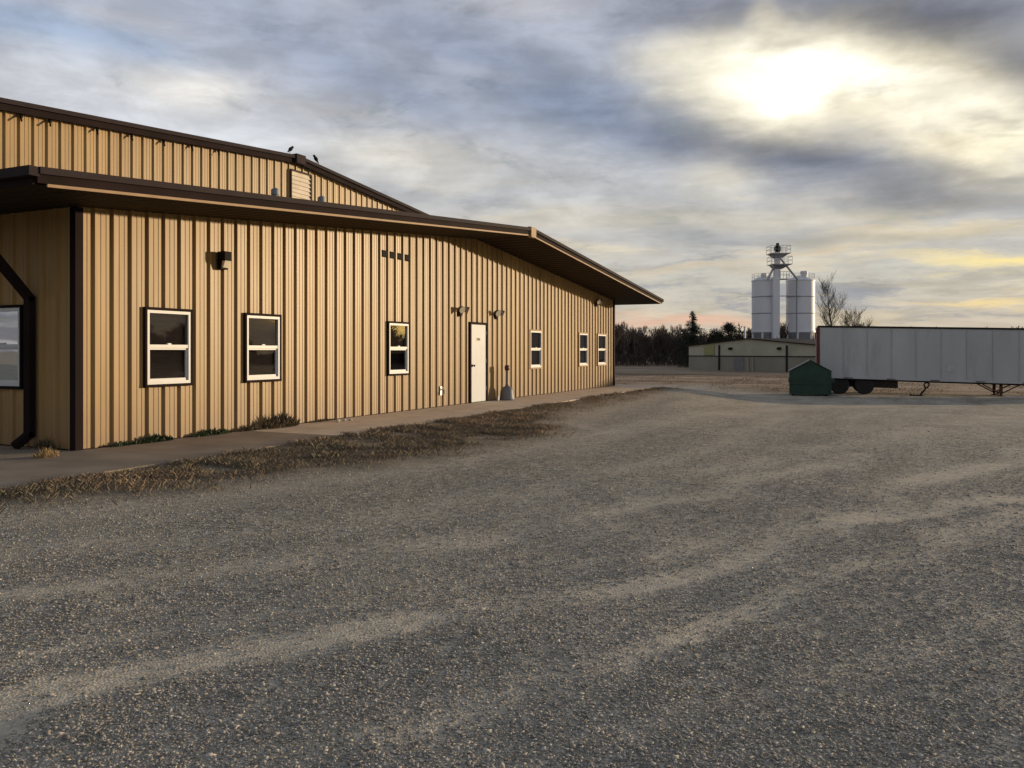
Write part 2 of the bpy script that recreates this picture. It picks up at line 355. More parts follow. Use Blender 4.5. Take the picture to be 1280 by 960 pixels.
# outer edge of the dead grass strip (distance from the wall line), as Y(X)
GX = np.array([-10, 3, 4.8, 6.5, 8.7, 11.8, 13.6, 14.6, 15.5, 18, 21, 26, 30, 33, 35, 38]); GY = np.array([7.9, 7.6, 7.35, 6.7, 5.9, 5.5, 5.1, 5.4, 6.4, 7.0, 7.2, 7.5, 7.7, 7.3, 7.6, 9.4])
def walk_edge(x): return 8.10 + .30 * np.clip((x - 5) / 27, 0, 1)
def grass_mask(x, y):
    e = np.interp(x, GX, GY) + (fbm(x * .9, y * .9, 3) - .5) * 1.3
    m = sst(y, e - .45, e + .75) * (1 - sst(x, 29.5, 33))
    return m * (y < 11) * (x > -12)
def field_mask(x, y):   # dead field beyond the gravel lot
    n = (fbm(x * .12, y * .12, 21) - .5)
    e = 49.0 + 9 * n + 8 * sst(y, 4, 14)
    return sst(x, e - 1.5, e + 2.5)
TR = []                 # compacted wheel tracks (world metres), from the photo
def gp(px, py, h=-.1): return tuple(P(px, py, F * (EYE - h) / (py - HY)).xy)
TR.append(([gp(-150, 965), gp(0, 885), gp(330, 812), gp(640, 757), gp(800, 722), gp(960, 688), gp(1160, 604, -.13), gp(1300, 570, -.2)], .15, 1.1))
TR.append(([gp(150, 1000), gp(560, 905), gp(760, 835), gp(1000, 730), gp(1280, 640)], .15, .65))
TR.append(([gp(-100, 760), gp(200, 716), gp(460, 690), gp(700, 645), gp(900, 612), gp(1100, 570)], .2, .6))
TR.append(([gp(-100, 700), gp(300, 672), gp(640, 620), gp(900, 560), gp(990, 520, -.4)], .22, .4))
TR.append(([gp(820, 690), gp(1040, 652), gp(1180, 630), gp(1290, 620)], .15, .95))
TR.append(([gp(-150, 880), gp(120, 800), gp(420, 760), gp(700, 700), gp(960, 650), gp(1200, 585, -.13)], .13, .42))
TR.append(([gp(300, 1100), gp(700, 960), gp(1000, 860), gp(1350, 760)], .14, .3))
TR.append(([gp(640, 560), gp(800, 535), gp(1000, 512, -.5), gp(1100, 505, -.7)], .3, .4))
TR.append(([gp(900, 590), gp(1100, 548), gp(1280, 522, -.6)], .3, .4))
def dirt_mask(x, y):
    wx = x + (fbm(x * .7, y * .7, 31) - .5) * .7; wy = y + (fbm(x * .7, y * .7, 37) - .5) * .7
    m = np.zeros_like(x)
    for pts, w, a in TR:
        d = seg_dist(wx, wy, pts); wl_ = w * (1 + .05 * np.hypot(x, y))
        m = np.maximum(m, a * np.exp(-(d / wl_) ** 2) * (.45 + .85 * sst(fbm(x * .9, y * .9, 41), .3, .7)))
    big = sst(fbm(x * .35, y * .75, 51), .52, .75) * .2
    edge = np.exp(-((y - np.interp(x, GX, GY) + .5) / .5) ** 2) * .4 * (x < 40) * (x > -5)
    return np.clip(np.maximum(np.maximum(m, big), edge), 0, 1)

def gadd(x, y, g): return g * (.02 + .06 * sst(y, walk_edge(x) - 1.1, walk_edge(x) - .05) * (y < 8.9))
def axis(a, fine0, fine1, b, step, g=1.12):
    out = list(np.arange(fine0, fine1, step)); s = step; x = out[-1]
    while x < b: s = min(s * g, 400); x += s; out.append(x)
    s = step; x = fine0; pre = []
    while x > a: s = min(s * g, 400); x -= s; pre.append(x)
    return np.array(pre[::-1] + out)
xs = axis(-3000, -1, 22, 4500, .10, 1.05); ys = axis(-3500, -9, 10, 3500, .10, 1.05)
Xg, Yg = np.meshgrid(xs, ys, indexing='ij'); Zg = ground_h(Xg, Yg)
dm = dirt_mask(Xg, Yg); gm = grass_mask(Xg, Yg); fm = field_mask(Xg, Yg)
near = np.exp(-np.hypot(Xg, Yg) / 30)
Zg = Zg + (fbm(Xg * 1.3, Yg * 1.3, 61) - .5) * .035 * near - dm * .012 * near + gadd(Xg, Yg, gm)
nx, ny = len(xs), len(ys)
idx = np.arange(nx * ny).reshape(nx, ny)
quads = np.stack([idx[:-1, :-1], idx[1:, :-1], idx[1:, 1:], idx[:-1, 1:]], -1).reshape(-1, 4)
def Zat(x, y):   # ground height incl. roughness
    x = np.asarray(x, float); y = np.asarray(y, float)
    return ground_h(x, y) + (fbm(x * 1.3, y * 1.3, 61) - .5) * .035 * np.exp(-np.hypot(x, y) / 30) - dirt_mask(x, y) * .012 * np.exp(-np.hypot(x, y) / 30) + gadd(x, y, grass_mask(x, y))
def ground_mat():
    m = bpy.data.materials.new('gravel_lot'); m.use_nodes = True; nt = m.node_tree; b = nt.nodes['Principled BSDF']; N = nt.nodes.new; K = nt.links.new
    b.inputs['Roughness'].default_value = .9; b.inputs['Specular IOR Level'].default_value = .25
    t = N('ShaderNodeTexCoord'); at = N('ShaderNodeAttribute'); at.attribute_name = 'cover'; sp = N('ShaderNodeSeparateColor'); K(at.outputs['Color'], sp.inputs[0])
    def mixc(f, a, c, bt='MIX'):
        n = N('ShaderNodeMix'); n.data_type = 'RGBA'; n.blend_type = bt
        for s, v in ((n.inputs[0], f), (n.inputs[6], a), (n.inputs[7], c)):
            if isinstance(v, (int, float)): s.default_value = v
            elif isinstance(v, tuple): s.default_value = (*v, 1)
            else: K(v, s)
        return n.outputs[2]
    def noise(sc, d=5, r=.6, vec=None):
        n = N('ShaderNodeTexNoise'); n.inputs['Scale'].default_value = sc; n.inputs['Detail'].default_value = d; n.inputs['Roughness'].default_value = r; K(vec or t.outputs['Object'], n.inputs['Vector']); return n.outputs['Fac']
    def mr(v, a, c, lo=0, hi=1):
        n = N('ShaderNodeMapRange'); K(v, n.inputs[0])
        for i, q in enumerate((a, c, lo, hi)): n.inputs[i + 1].default_value = q
        return n.outputs[0]
    def vor(sc):
        n = N('ShaderNodeTexVoronoi'); n.inputs['Scale'].default_value = sc; K(t.outputs['Object'], n.inputs['Vector']); return n
    v1 = vor(72); v2 = vor(40)
    h1 = N('ShaderNodeSeparateColor'); K(v1.outputs['Color'], h1.inputs[0]); h2 = N('ShaderNodeSeparateColor'); K(v2.outputs['Color'], h2.inputs[0])
    cr = N('ShaderNodeValToRGB'); K(h1.outputs[0], cr.inputs[0]); el = cr.color_ramp.elements
    for i, (p, c) in enumerate([(0, (.10, .091, .076)), (.3, (.22, .20, .168)), (.6, (.34, .31, .262)), (.85, (.48, .44, .375)), (1, (.72, .67, .59))]):
        e = el[i] if i < 2 else el.new(p); e.position = p; e.color = (*c, 1)
    g = cr.outputs[0]
    cr2 = N('ShaderNodeValToRGB'); K(h2.outputs[1], cr2.inputs[0]); e2 = cr2.color_ramp.elements
    e2[0].color = (.15, .135, .118, 1); e2[1].color = (.52, .47, .41, 1)
    g = mixc(mr(h2.outputs[0], .6, .62, 0, .8), g, cr2.outputs[0])
    # darker gaps between stones
    g = mixc(mr(v1.outputs['Distance'], .35, .62, 0, .7), g, (.085, .072, .060))
    # large soft patches of cleaner and dirtier stone
    g = mixc(mr(noise(.45, 6), .35, .65, 0, .38), g, (.235, .205, .165))
    g = mixc(mr(noise(1.7, 6), .5, .72, 0, .38), g, (.42, .36, .29))
    dn = noise(9, 6, .7); dirt = mixc(mr(dn, .3, .7), (.33, .29, .238), (.55, .49, .405))
    g = mixc(mr(noise(3.6, 7, .72), .50, .66, 0, .55), g, (.44, .40, .34))
    g = mixc(mr(noise(5.5, 7, .75), .50, .36, 0, .55), g, (.21, .188, .15))
    gn = noise(11, 3, .8); g = mixc(mr(gn, .52, .64, 0, .6), g, (.50, .46, .40)); g = mixc(mr(gn, .48, .36, 0, .65), g, (.12, .108, .09))
    ms = N('ShaderNodeMapping'); ms.inputs['Rotation'].default_value = (0, 0, R(9)); ms.inputs['Scale'].default_value = (.10, 1.15, 1); K(t.outputs['Object'], ms.inputs[0])
    g = mixc(mr(noise(1.0, 6, .62, ms.outputs[0]), .50, .68, 0, .55), g, (.37, .345, .30))
    g = mixc(mr(noise(.8, 6, .6, ms.outputs[0]), .48, .34, 0, .4), g, (.21, .188, .15))
    m3 = N('ShaderNodeMapping'); m3.inputs['Rotation'].default_value = (0, 0, R(64)); m3.inputs['Scale'].default_value = (.10, .55, 1); K(t.outputs['Object'], m3.inputs[0])
    nf = noise(1.0, 7, .68, m3.outputs[0])
    def mul(a, c):
        q = N('ShaderNodeMath'); q.operation = 'MULTIPLY'; K(a, q.inputs[0]); K(c, q.inputs[1]); return q.outputs[0]
    g = mixc(mul(mr(nf, .52, .64, 0, .5), at.outputs['Alpha']), g, (.38, .355, .315))
    g = mixc(mul(mr(nf, .47, .36, 0, .8), at.outputs['Alpha']), g, (.16, .135, .108))
    df = N('ShaderNodeMath'); df.operation = 'MULTIPLY'; df.use_clamp = True; K(sp.outputs[0], df.inputs[0]); K(mr(noise(14, 6, .75), .32, .62, .25, 1.5), df.inputs[1])
    g = mixc(df.outputs[0], g, dirt)
    gr = mixc(mr(noise(7, 6, .7), .35, .65), (.135, .11, .082), (.26, .215, .165))
    g = mixc(sp.outputs[1], g, gr)
    mp = N('ShaderNodeMapping'); mp.inputs['Rotation'].default_value = (0, 0, R(-12)); mp.inputs['Scale'].default_value = (.18, .03, 1); K(t.outputs['Object'], mp.inputs[0])
    fl = mixc(mr(noise(1.0, 7, .62, mp.outputs[0]), .36, .62), (.125, .088, .055), (.36, .275, .205))
    fl = mixc(mr(noise(.6, 6, .7), .45, .7, 0, .5), fl, (.17, .115, .07))
    g = mixc(sp.outputs[2], g, fl)
    vmm = N('ShaderNodeVectorMath'); vmm.operation = 'MULTIPLY'; vmm.inputs[1].default_value = (1.38, 1.37, 1.25); K(g, vmm.inputs[0])
    K(vmm.outputs[0], b.inputs['Base Color'])
    hh = N('ShaderNodeMath'); hh.operation = 'MULTIPLY_ADD'; K(v1.outputs['Distance'], hh.inputs[0]); hh.inputs[1].default_value = -1.0; K(h1.outputs[1], hh.inputs[2])
    bp = N('ShaderNodeBump'); bp.inputs['Distance'].default_value = .010; bp.inputs['Strength'].default_value = .6; K(hh.outputs[0], bp.inputs['Height'])
    bp2 = N('ShaderNodeBump'); bp2.inputs['Distance'].default_value = .06; bp2.inputs['Strength'].default_value = .6; K(noise(2.5, 7, .65), bp2.inputs['Height']); K(bp2.outputs[0], bp.inputs['Normal'])
    K(bp.outputs[0], b.inputs['Normal'])
    return m
ground = tri_mesh('ground', np.stack([Xg, Yg, Zg], -1).reshape(-1, 3), quads, ground_mat(), True)
color_attr(ground, 'cover', np.stack([dm, gm, fm, sst(Xg, 13, 27)], -1).reshape(-1, 4))
tag(ground, kind='structure')

# loose stones
def attr_mat(name, attr, rough=.85):
    m = bpy.data.materials.new(name); m.use_nodes = True; nt = m.node_tree; b = nt.nodes['Principled BSDF']; b.inputs['Roughness'].default_value = rough; b.inputs['Specular IOR Level'].default_value = .3
    a = nt.nodes.new('ShaderNodeAttribute'); a.attribute_name = attr; nt.links.new(a.outputs['Color'], b.inputs['Base Color']); return m
ND = 480000
dd = 2.0 * np.exp(rng.random(ND) * math.log(22 / 2.0)); aa = TH + (rng.random(ND) - .5) * 1.75
sx, sy = dd * np.cos(aa), dd * np.sin(aa)
keep = (rng.random(ND) > sst(dd, 6, 22)) & (rng.random(ND) > dirt_mask(sx, sy) * .9) & (sy < walk_edge(sx) - .1) & (rng.random(ND) > grass_mask(sx, sy) * .9)
sx, sy, dd = sx[keep], sy[keep], dd[keep]; n = len(sx)
sr = (.0030 + .0055 * rng.random(n) ** 2.4) * (1 + dd * .03); sr[rng.random(n) < .03] *= 1.6; sr[rng.random(n) < .0005] *= 2
oct_v = np.array([[1, 0, 0], [0, 1, 0], [-1, 0, 0], [0, -1, 0], [0, 0, 1], [0, 0, -1.]]) ; oct_f = np.array([[0, 1, 4], [1, 2, 4], [2, 3, 4], [3, 0, 4], [1, 0, 5], [2, 1, 5], [3, 2, 5], [0, 3, 5]])
vv = oct_v[None] * sr[:, None, None] * (0.65 + .75 * rng.random((n, 6, 1))) * np.array([1.25, 1.0, .55]) + rng.normal(0, .22, (n, 6, 3)) * sr[:, None, None]
ra = rng.random(n) * 6.283; ca, sa = np.cos(ra)[:, None], np.sin(ra)[:, None]
vx = vv[:, :, 0] * ca - vv[:, :, 1] * sa; vy = vv[:, :, 0] * sa + vv[:, :, 1] * ca
VV = np.stack([vx + sx[:, None], vy + sy[:, None], vv[:, :, 2] + (Zat(sx, sy) + sr * .12)[:, None]], -1)
FF = (oct_f[None] + 6 * np.arange(n)[:, None, None]).reshape(-1, 3)
st = tri_mesh('loose_gravel', VV.reshape(-1, 3), FF, attr_mat('gravel_stone', 'tint'))
tone = .19 + .34 * rng.random(n) ** 1.2; tone[rng.random(n) < .006] = .55
tint = np.stack([tone, tone * (.91 + .05 * rng.random(n)), tone * (.74 + .12 * rng.random(n)), np.ones(n)], -1)
color_attr(st, 'tint', np.repeat(tint[:, None], 6, 1).reshape(-1, 4))
tag(st, 'loose grey gravel stones scattered over the lot', 'gravel', kind='stuff')

# dead grass blades
def blades(name, bx, by, bz, hgt, wid, lean, cols, m):
    n = len(bx); a = rng.random(n) * 6.283; w = wid * (.6 + .8 * rng.random(n)); h = hgt * (.4 + .9 * rng.random(n))
    dx_, dy_ = np.cos(a) * w, np.sin(a) * w; la = rng.random(n) * 6.283; lx, ly = np.cos(la) * lean * h * rng.random(n), np.sin(la) * lean * h * rng.random(n)
    base = np.stack([bx, by, bz], -1)
    V = np.stack([base + np.stack([-dx_, -dy_, 0 * w], -1), base + np.stack([dx_, dy_, 0 * w], -1),
                  base + np.stack([lx * .45 + dx_ * .6, ly * .45 + dy_ * .6, h * .6], -1), base + np.stack([lx, ly, h * .95], -1)], 1)
    o = tri_mesh(name, V.reshape(-1, 3), (np.array([0, 1, 2, 3])[None] + 4 * np.arange(n)[:, None]), m)
    c = np.concatenate([cols, np.ones((n, 1))], 1); color_attr(o, 'tint', np.repeat(c[:, None], 4, 1).reshape(-1, 4)); return o
NB = 480000
bx = 2 + 35 * rng.random(NB) ** 1.25; by = 5 + 3.5 * rng.random(NB)
dens = 1.3 * grass_mask(bx, by) * sst(fbm(bx * 1.6, by * 1.6, 71), .25, .6) * (.10 + .95 * sst(by - np.interp(bx, GX, GY), .1, 1.2))
k = (rng.random(NB) < dens) & (by < walk_edge(bx) - .02)
bx, by = bx[k], by[k]; nb = len(bx)
f = rng.random(nb)[:, None]; patch = fbm(bx * .8, by * .8, 81)[:, None]
gc = (np.array([.15, .12, .085]) * (1 - f) + np.array([.33, .27, .185]) * f) * (.6 + .8 * patch) + np.array([.05, .0, -.01]) * (patch > .6) * .4
gmask = rng.random(nb) < .05; gc[gmask] = np.array([.06, .07, .025])
grass = blades('dead_grass', bx, by, Zat(bx, by) - .01, .048 * (1 + .6 * (fbm(bx * 2, by * 2, 91) > .55)), .003, 1.3, gc, attr_mat('dead_grass_blade', 'tint', .9))
tag(grass, 'short dead brown grass strip between walk and gravel', 'grass', kind='stuff')
# rough grass in the far lot edge and under the trailer
NB = 60000
bx = 44 + 40 * rng.random(NB) ** 1.4; by = -30 + 60 * rng.random(NB)
k = (rng.random(NB) < field_mask(bx, by) * sst(fbm(bx * .3, by * .6, 72), .35, .65)); bx, by = bx[k], by[k]; nb = len(bx); f = rng.random(nb)[:, None]
gc = np.array([.14, .10, .06]) * (1 - f) + np.array([.34, .25, .16]) * f
g2 = blades('field_grass', bx, by, ground_h(bx, by) - .02, .13, .012, 1.0, gc, bpy.data.materials['dead_grass_blade'])
tag(g2, 'straw coloured dead grass of the open field', 'grass', kind='stuff')

# ---------------------------------------------------------------- sidewalk
def slab(x0, x1, y0f, y1f, m, name='sidewalk'):
    b = MB(); g = .006
    b.hexa([(x0 + g, y0f(x0), -.22), (x1 - g, y0f(x1), -.22), (x1 - g, y1f(x1), -.22), (x0 + g, y1f(x0), -.22),
            (x0 + g, y0f(x0) + .008, 0), (x1 - g, y0f(x1) + .008, 0), (x1 - g, y1f(x1), 0), (x0 + g, y1f(x0), 0)])
    o = b.build(name, m); tag(o, kind='structure'); return o
we = lambda x: float(walk_edge(x)); wi = lambda x: WALL_Y + .06
edges_ = [-4, -1, 2, 4.8, 7.9, 10.9, 13.2, 16.2, 19.2, 22.2, 25.2, 28.2, 32.25]
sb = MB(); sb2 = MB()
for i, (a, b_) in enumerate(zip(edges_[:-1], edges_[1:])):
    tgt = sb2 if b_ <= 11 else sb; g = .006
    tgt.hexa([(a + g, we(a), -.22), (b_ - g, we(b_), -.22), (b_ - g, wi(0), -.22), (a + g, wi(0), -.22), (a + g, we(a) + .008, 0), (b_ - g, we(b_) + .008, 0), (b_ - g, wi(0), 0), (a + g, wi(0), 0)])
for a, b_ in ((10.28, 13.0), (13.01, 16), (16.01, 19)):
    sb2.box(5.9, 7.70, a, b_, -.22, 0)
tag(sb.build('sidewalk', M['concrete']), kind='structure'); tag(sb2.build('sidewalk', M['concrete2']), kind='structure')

# ---------------------------------------------------------------- the metal building
X0, X1, XR = 7.73, 31.22, 19.5
bld = empty('metal_building', (XR, WALL_Y, 0))
tag(bld, 'long tan ribbed metal building with dark brown eaves and a taller gabled hall behind', 'building')
def rel(o, par): o.matrix_parent_inverse = par.matrix_world.inverted() if False else o.matrix_parent_inverse; return o
def bpart(mb, name, m, par=None, smooth=False):
    """build in world coordinates, as a part of the building"""
    par = par or bld
    off = Vector((XR, WALL_Y, 0)) if par is bld else Vector(par['_o'])
    mb.v = [tuple(Vector(q) - off) for q in mb.v]
    o = mb.build(name, m, par, smooth); return o
def zs(x): return 4.34 - abs(x - XR) * .085          # soffit line of the front wing
def zm(x): return 6.936 - abs(x - XR) * .086          # hall wall top
PER = .3048; PH = 8.93
def profile(x0, x1):
    """points (x, out) of the ribbed panel"""
    pts = []; k0 = math.floor((x0 - PH) / PER) - 1; k1 = math.ceil((x1 - PH) / PER) + 1
    for k in range(k0, k1):
        c = PH + k * PER
        for d_, h in ((-.036, 0), (-.020, .038), (.020, .038), (.036, 0), (.094, 0), (.101, .006), (.117, .006), (.124, 0), (.180, 0), (.187, .006), (.203, .006), (.210, 0)):
            pts.append((c + d_, h))
    pts.sort(); xs_ = [p[0] for p in pts]; hs = [p[1] for p in pts]
    res = [(x0, float(np.interp(x0, xs_, hs)))] + [p for p in pts if x0 < p[0] < x1] + [(x1, float(np.interp(x1, xs_, hs)))]
    return res, xs_, hs
def ribbed(x0, x1, z0, top, place, openings=()):
    pts, xs_, hs = profile(x0, x1); ex = sorted({e for o in openings for e in o[:2]} | {XR} if x0 < XR < x1 else {e for o in openings for e in o[:2]})
    pts = sorted(pts + [(e, float(np.interp(e, xs_, hs))) for e in ex if x0 < e < x1]); mb = MB()
    for (a, ha), (b, hb) in zip(pts[:-1], pts[1:]):
        if b - a < 1e-6: continue
        mid = (a + b) / 2; cuts = [z0]
        for o in openings:
            if o[0] <= mid <= o[1]: cuts += [o[2], o[3]]
        cuts.append(None)
        for i in range(0, len(cuts), 2):
            za = cuts[i]; zb = cuts[i + 1]
            ta = top(a) if zb is None else zb; tb = top(b) if zb is None else zb
            mb.quad(place(a, ha, za), place(b, hb, za), place(b, hb, tb), place(a, ha, ta))
    return mb
wins = [(8.84, 9.74), (10.92, 11.82), (15.30, 16.16), (22.99, 23.93), (27.22, 28.16), (29.20, 30.20)]
WZ0, WZ1 = .83, 2.01
door_o = (19.16, 20.08, 0.0, 2.08)
ops = [(a, b, WZ0, WZ1) for a, b in wins] + [door_o]
pf = lambda x, h, z: (x, WALL_Y - h, z)
bpart(ribbed(X0 + .02, X1 - .02, .012, zs, pf, ops), 'front_wall', M['wall'])
# end walls of the wing
sw = [(11.27 - 10.21 - .0, 12.20 - 10.21, WZ0, WZ1)]
pe = lambda s, h, z: (X0 - h, WALL_Y + s, z)
bpart(ribbed(.02, 6.05, .012, lambda s: zs(X0), pe, [(1.08, 2.0, WZ0, WZ1)]), 'end_wall', M['wall'])
bpart(ribbed(.02, 6.05, .012, lambda s: zs(X1), lambda s, h, z: (X1 + h, WALL_Y + s, z)), 'end_wall', M['wall'])
# corner trim
t = MB(); t.box(X0 - .045, X0 + .075, WALL_Y - .045, WALL_Y + .0, .006, zs(X0) - .01); t.box(X0 - .045, X0 + .0, WALL_Y + .0, WALL_Y + .07, .006, zs(X0) - .01); bpart(t, 'corner_trim', M['brown'])
t = MB(); t.box(X1 - .10, X1 + .045, WALL_Y - .045, WALL_Y + .0, .006, zs(X1) - .01); t.box(X1, X1 + .045, WALL_Y, WALL_Y + .12, .006, zs(X1) - .01); bpart(t, 'corner_trim', M['brown'])
t = MB(); t.box(X0 + .075, X1 - .1, WALL_Y - .012, WALL_Y + .0, .002, .011); bpart(t, 'base_trim', M['brown'])
# soffit, roof, fascia of the wing
EX0, EX1, FY = 6.02, 32.4, 8.57; YB = 16.28
sof = MB()
for a, b in ((EX0, XR), (XR, EX1)):
    n_ = int((b - a) / .3048)
    for i in range(n_):
        p, q = a + (b - a) * i / n_, a + (b - a) * (i + 1) / n_; g = .014
        sof.quad((p, FY + .03, zs(p)), (p, YB, zs(p)), (q - g, YB, zs(q - g)), (q - g, FY + .03, zs(q - g)))
        sof.quad((q - g, FY + .03, zs(q - g)), (q - g, YB, zs(q - g)), (q, YB, zs(q) + .012), (q, FY + .03, zs(q) + .012))
bpart(sof, 'soffit', M['soffit'])
rf = MB()
for a, b in ((EX0 - .04, XR), (XR, EX1 + .04)):
    rf.hexa([(a, FY + .05, zs(a) + .10), (b, FY + .05, zs(b) + .10), (b, YB, zs(b) + .10), (a, YB, zs(a) + .10), (a, FY + .05, zs(a) + .175), (b, FY + .05, zs(b) + .175), (b, YB, zs(b) + .175), (a, YB, zs(a) + .175)])
bpart(rf, 'roof', M['galv'])
def sloped(mb, a, b, y0, y1, d0, d1, zf):
    mb.hexa([(a, y0, zf(a) + d0), (b, y0, zf(b) + d0), (b, y1, zf(b) + d0), (a, y1, zf(a) + d0), (a, y0, zf(a) + d1), (b, y0, zf(b) + d1), (b, y1, zf(b) + d1), (a, y1, zf(a) + d1)])
fa = MB(); cp = MB(); sp_ = MB()
for a, b in ((EX0, XR), (XR, EX1)):
    sloped(fa, a, b, FY, FY + .045, .015, .112, zs)
    sloped(cp, a, b, FY - .045, FY + .06, .112, .19, zs)
    sloped(sp_, a + (.12 if a == EX0 else 0), b - (.10 if b == EX1 else 0), FY + .004, FY + .03, -.020, .014, zs)
for x, s in ((EX0, -1), (EX1, 1)):
    zc = zs(x)
    fa.box(min(x, x + s * .03), max(x, x + s * .03), FY + .046, YB, zc + .0, zc + .14)
    cp.box(min(x, x + s * .12), max(x, x + s * .12), FY - .03, YB, zc + .08, zc + .185)
bpart(fa, 'fascia', M['brown']); bpart(cp, 'eave_cap', M['brown_lt']); bpart(sp_, 'drip_edge', M['wall_plain'])
t = MB(); t.hexa([(XR - .15, FY - .055, zs(XR) - .06), (XR + .15, FY - .055, zs(XR) - .06), (XR + .15, FY + .05, zs(XR) - .06), (XR - .15, FY + .05, zs(XR) - .06), (XR - .16, FY - .055, zs(XR) + .20), (XR + .16, FY - .055, zs(XR) + .20), (XR + .16, FY + .05, zs(XR) + .21), (XR - .16, FY + .05, zs(XR) + .21)]); bpart(t, 'ridge_cap', M['wall_plain'])
# the taller hall behind
HY2 = 16.3; HX0, HX1 = X0 - 1.5, X1 + 1.5
bpart(ribbed(HX0, HX1, 3.0, zm, lambda x, h, z: (x, HY2 - h, z)), 'hall_wall', M['wall'])
hb = MB(); hb.poly([(HX0, HY2, 0), (HX0, HY2, zm(HX0)), (HX0, 52, zm(HX0)), (HX0, 52, 0)]); hb.poly([(HX1, HY2, 0), (HX1, 52, 0), (HX1, 52, zm(HX1)), (HX1, HY2, zm(HX1))]); hb.poly([(HX0, 52, 0), (HX0, 52, zm(HX0)), (XR, 52, zm(XR)), (HX1, 52, zm(HX1)), (HX1, 52, 0)])
hb.quad((HX0, HY2 + .02, 0), (X0, HY2 + .02, 0), (X0, HY2 + .02, 3), (HX0, HY2 + .02, 3)); hb.quad((X1, HY2 + .02, 0), (HX1, HY2 + .02, 0), (HX1, HY2 + .02, 3), (X1, HY2 + .02, 3))
bpart(hb, 'hall_side_wall', M['wall'])
hr = MB(); hf = MB(); hc = MB()
for a, b in ((HX0 - .3, XR), (XR, HX1 + .3)):
    sloped(hr, a, b, HY2 - .16, 52.3, .03, .17, zm)
    sloped(hf, a, b, HY2 - .20, HY2 - .162, -.03, .10, zm)
    sloped(hc, a, b, HY2 - .26, HY2 - .10, .105, .20, zm)
bpart(hr, 'hall_roof', M['galv']); bpart(hf, 'hall_fascia', M['brown']); bpart(hc, 'hall_cap', M['brown_lt'])
t = MB(); t.box(XR - .20, XR + .20, HY2 - .30, HY2 - .05, zm(XR) - .04, zm(XR) + .225); bpart(t, 'ridge_cap', M['brown_lt'])
for i, px in enumerate((32, 68, 127, 170, 210, 245, 278)):
    x, z = on_y(px, HY2 - .2); t = MB(); zt = zm(x) - .03
    t.tube((x, HY2 - .05, zt), (x - .06, HY2 - .16, zt - .15), .018, n=6); t.box(x - .025, x + .025, HY2 - .08, HY2 - .04, zt - .05, zt + .02)
    bpart(t, 'eave_bracket', M['black'])
# louvre
def sub(o, par): pass
def part_with_origin(name, mbuild, m, origin, par=None):
    off = Vector((XR, WALL_Y, 0)); par = par or bld
    mbuild.v = [tuple(Vector(q) - Vector(origin)) for q in mbuild.v]
    o = mbuild.build(name, m, par); o.location = Vector(origin) - off; o['_o'] = tuple(origin); return o
lx0, lx1 = 19.33, 20.2; lz0, lz1 = 5.7, 6.68
t = MB()
for a, b, c, d in ((lx0 - .04, lx1 + .04, lz1, lz1 + .05), (lx0 - .04, lx1 + .04, lz0 - .05, lz0), (lx0 - .05, lx0, lz0, lz1), (lx1, lx1 + .05, lz0, lz1)): t.box(a, b, HY2 - .09, HY2 - .002, c, d)
lv = part_with_origin('louvre', t, M['brown_lt'], (19.75, HY2, 6.2))
t = MB(); ns = 8
for i in range(ns):
    z_ = lz0 + (lz1 - lz0) * i / ns; h_ = (lz1 - lz0) / ns
    t.quad((lx0, HY2 - .085, z_), (lx1, HY2 - .085, z_), (lx1, HY2 - .04, z_ + h_ * .92), (lx0, HY2 - .04, z_ + h_ * .92)); t.quad((lx0, HY2 - .04, z_ + h_ * .92), (lx1, HY2 - .04, z_ + h_ * .92), (lx1, HY2 - .085, z_ + h_), (lx0, HY2 - .085, z_ + h_))
bpart(t, 'slats', mat('cream_louvre', (.74, .66, .52), .5), lv)
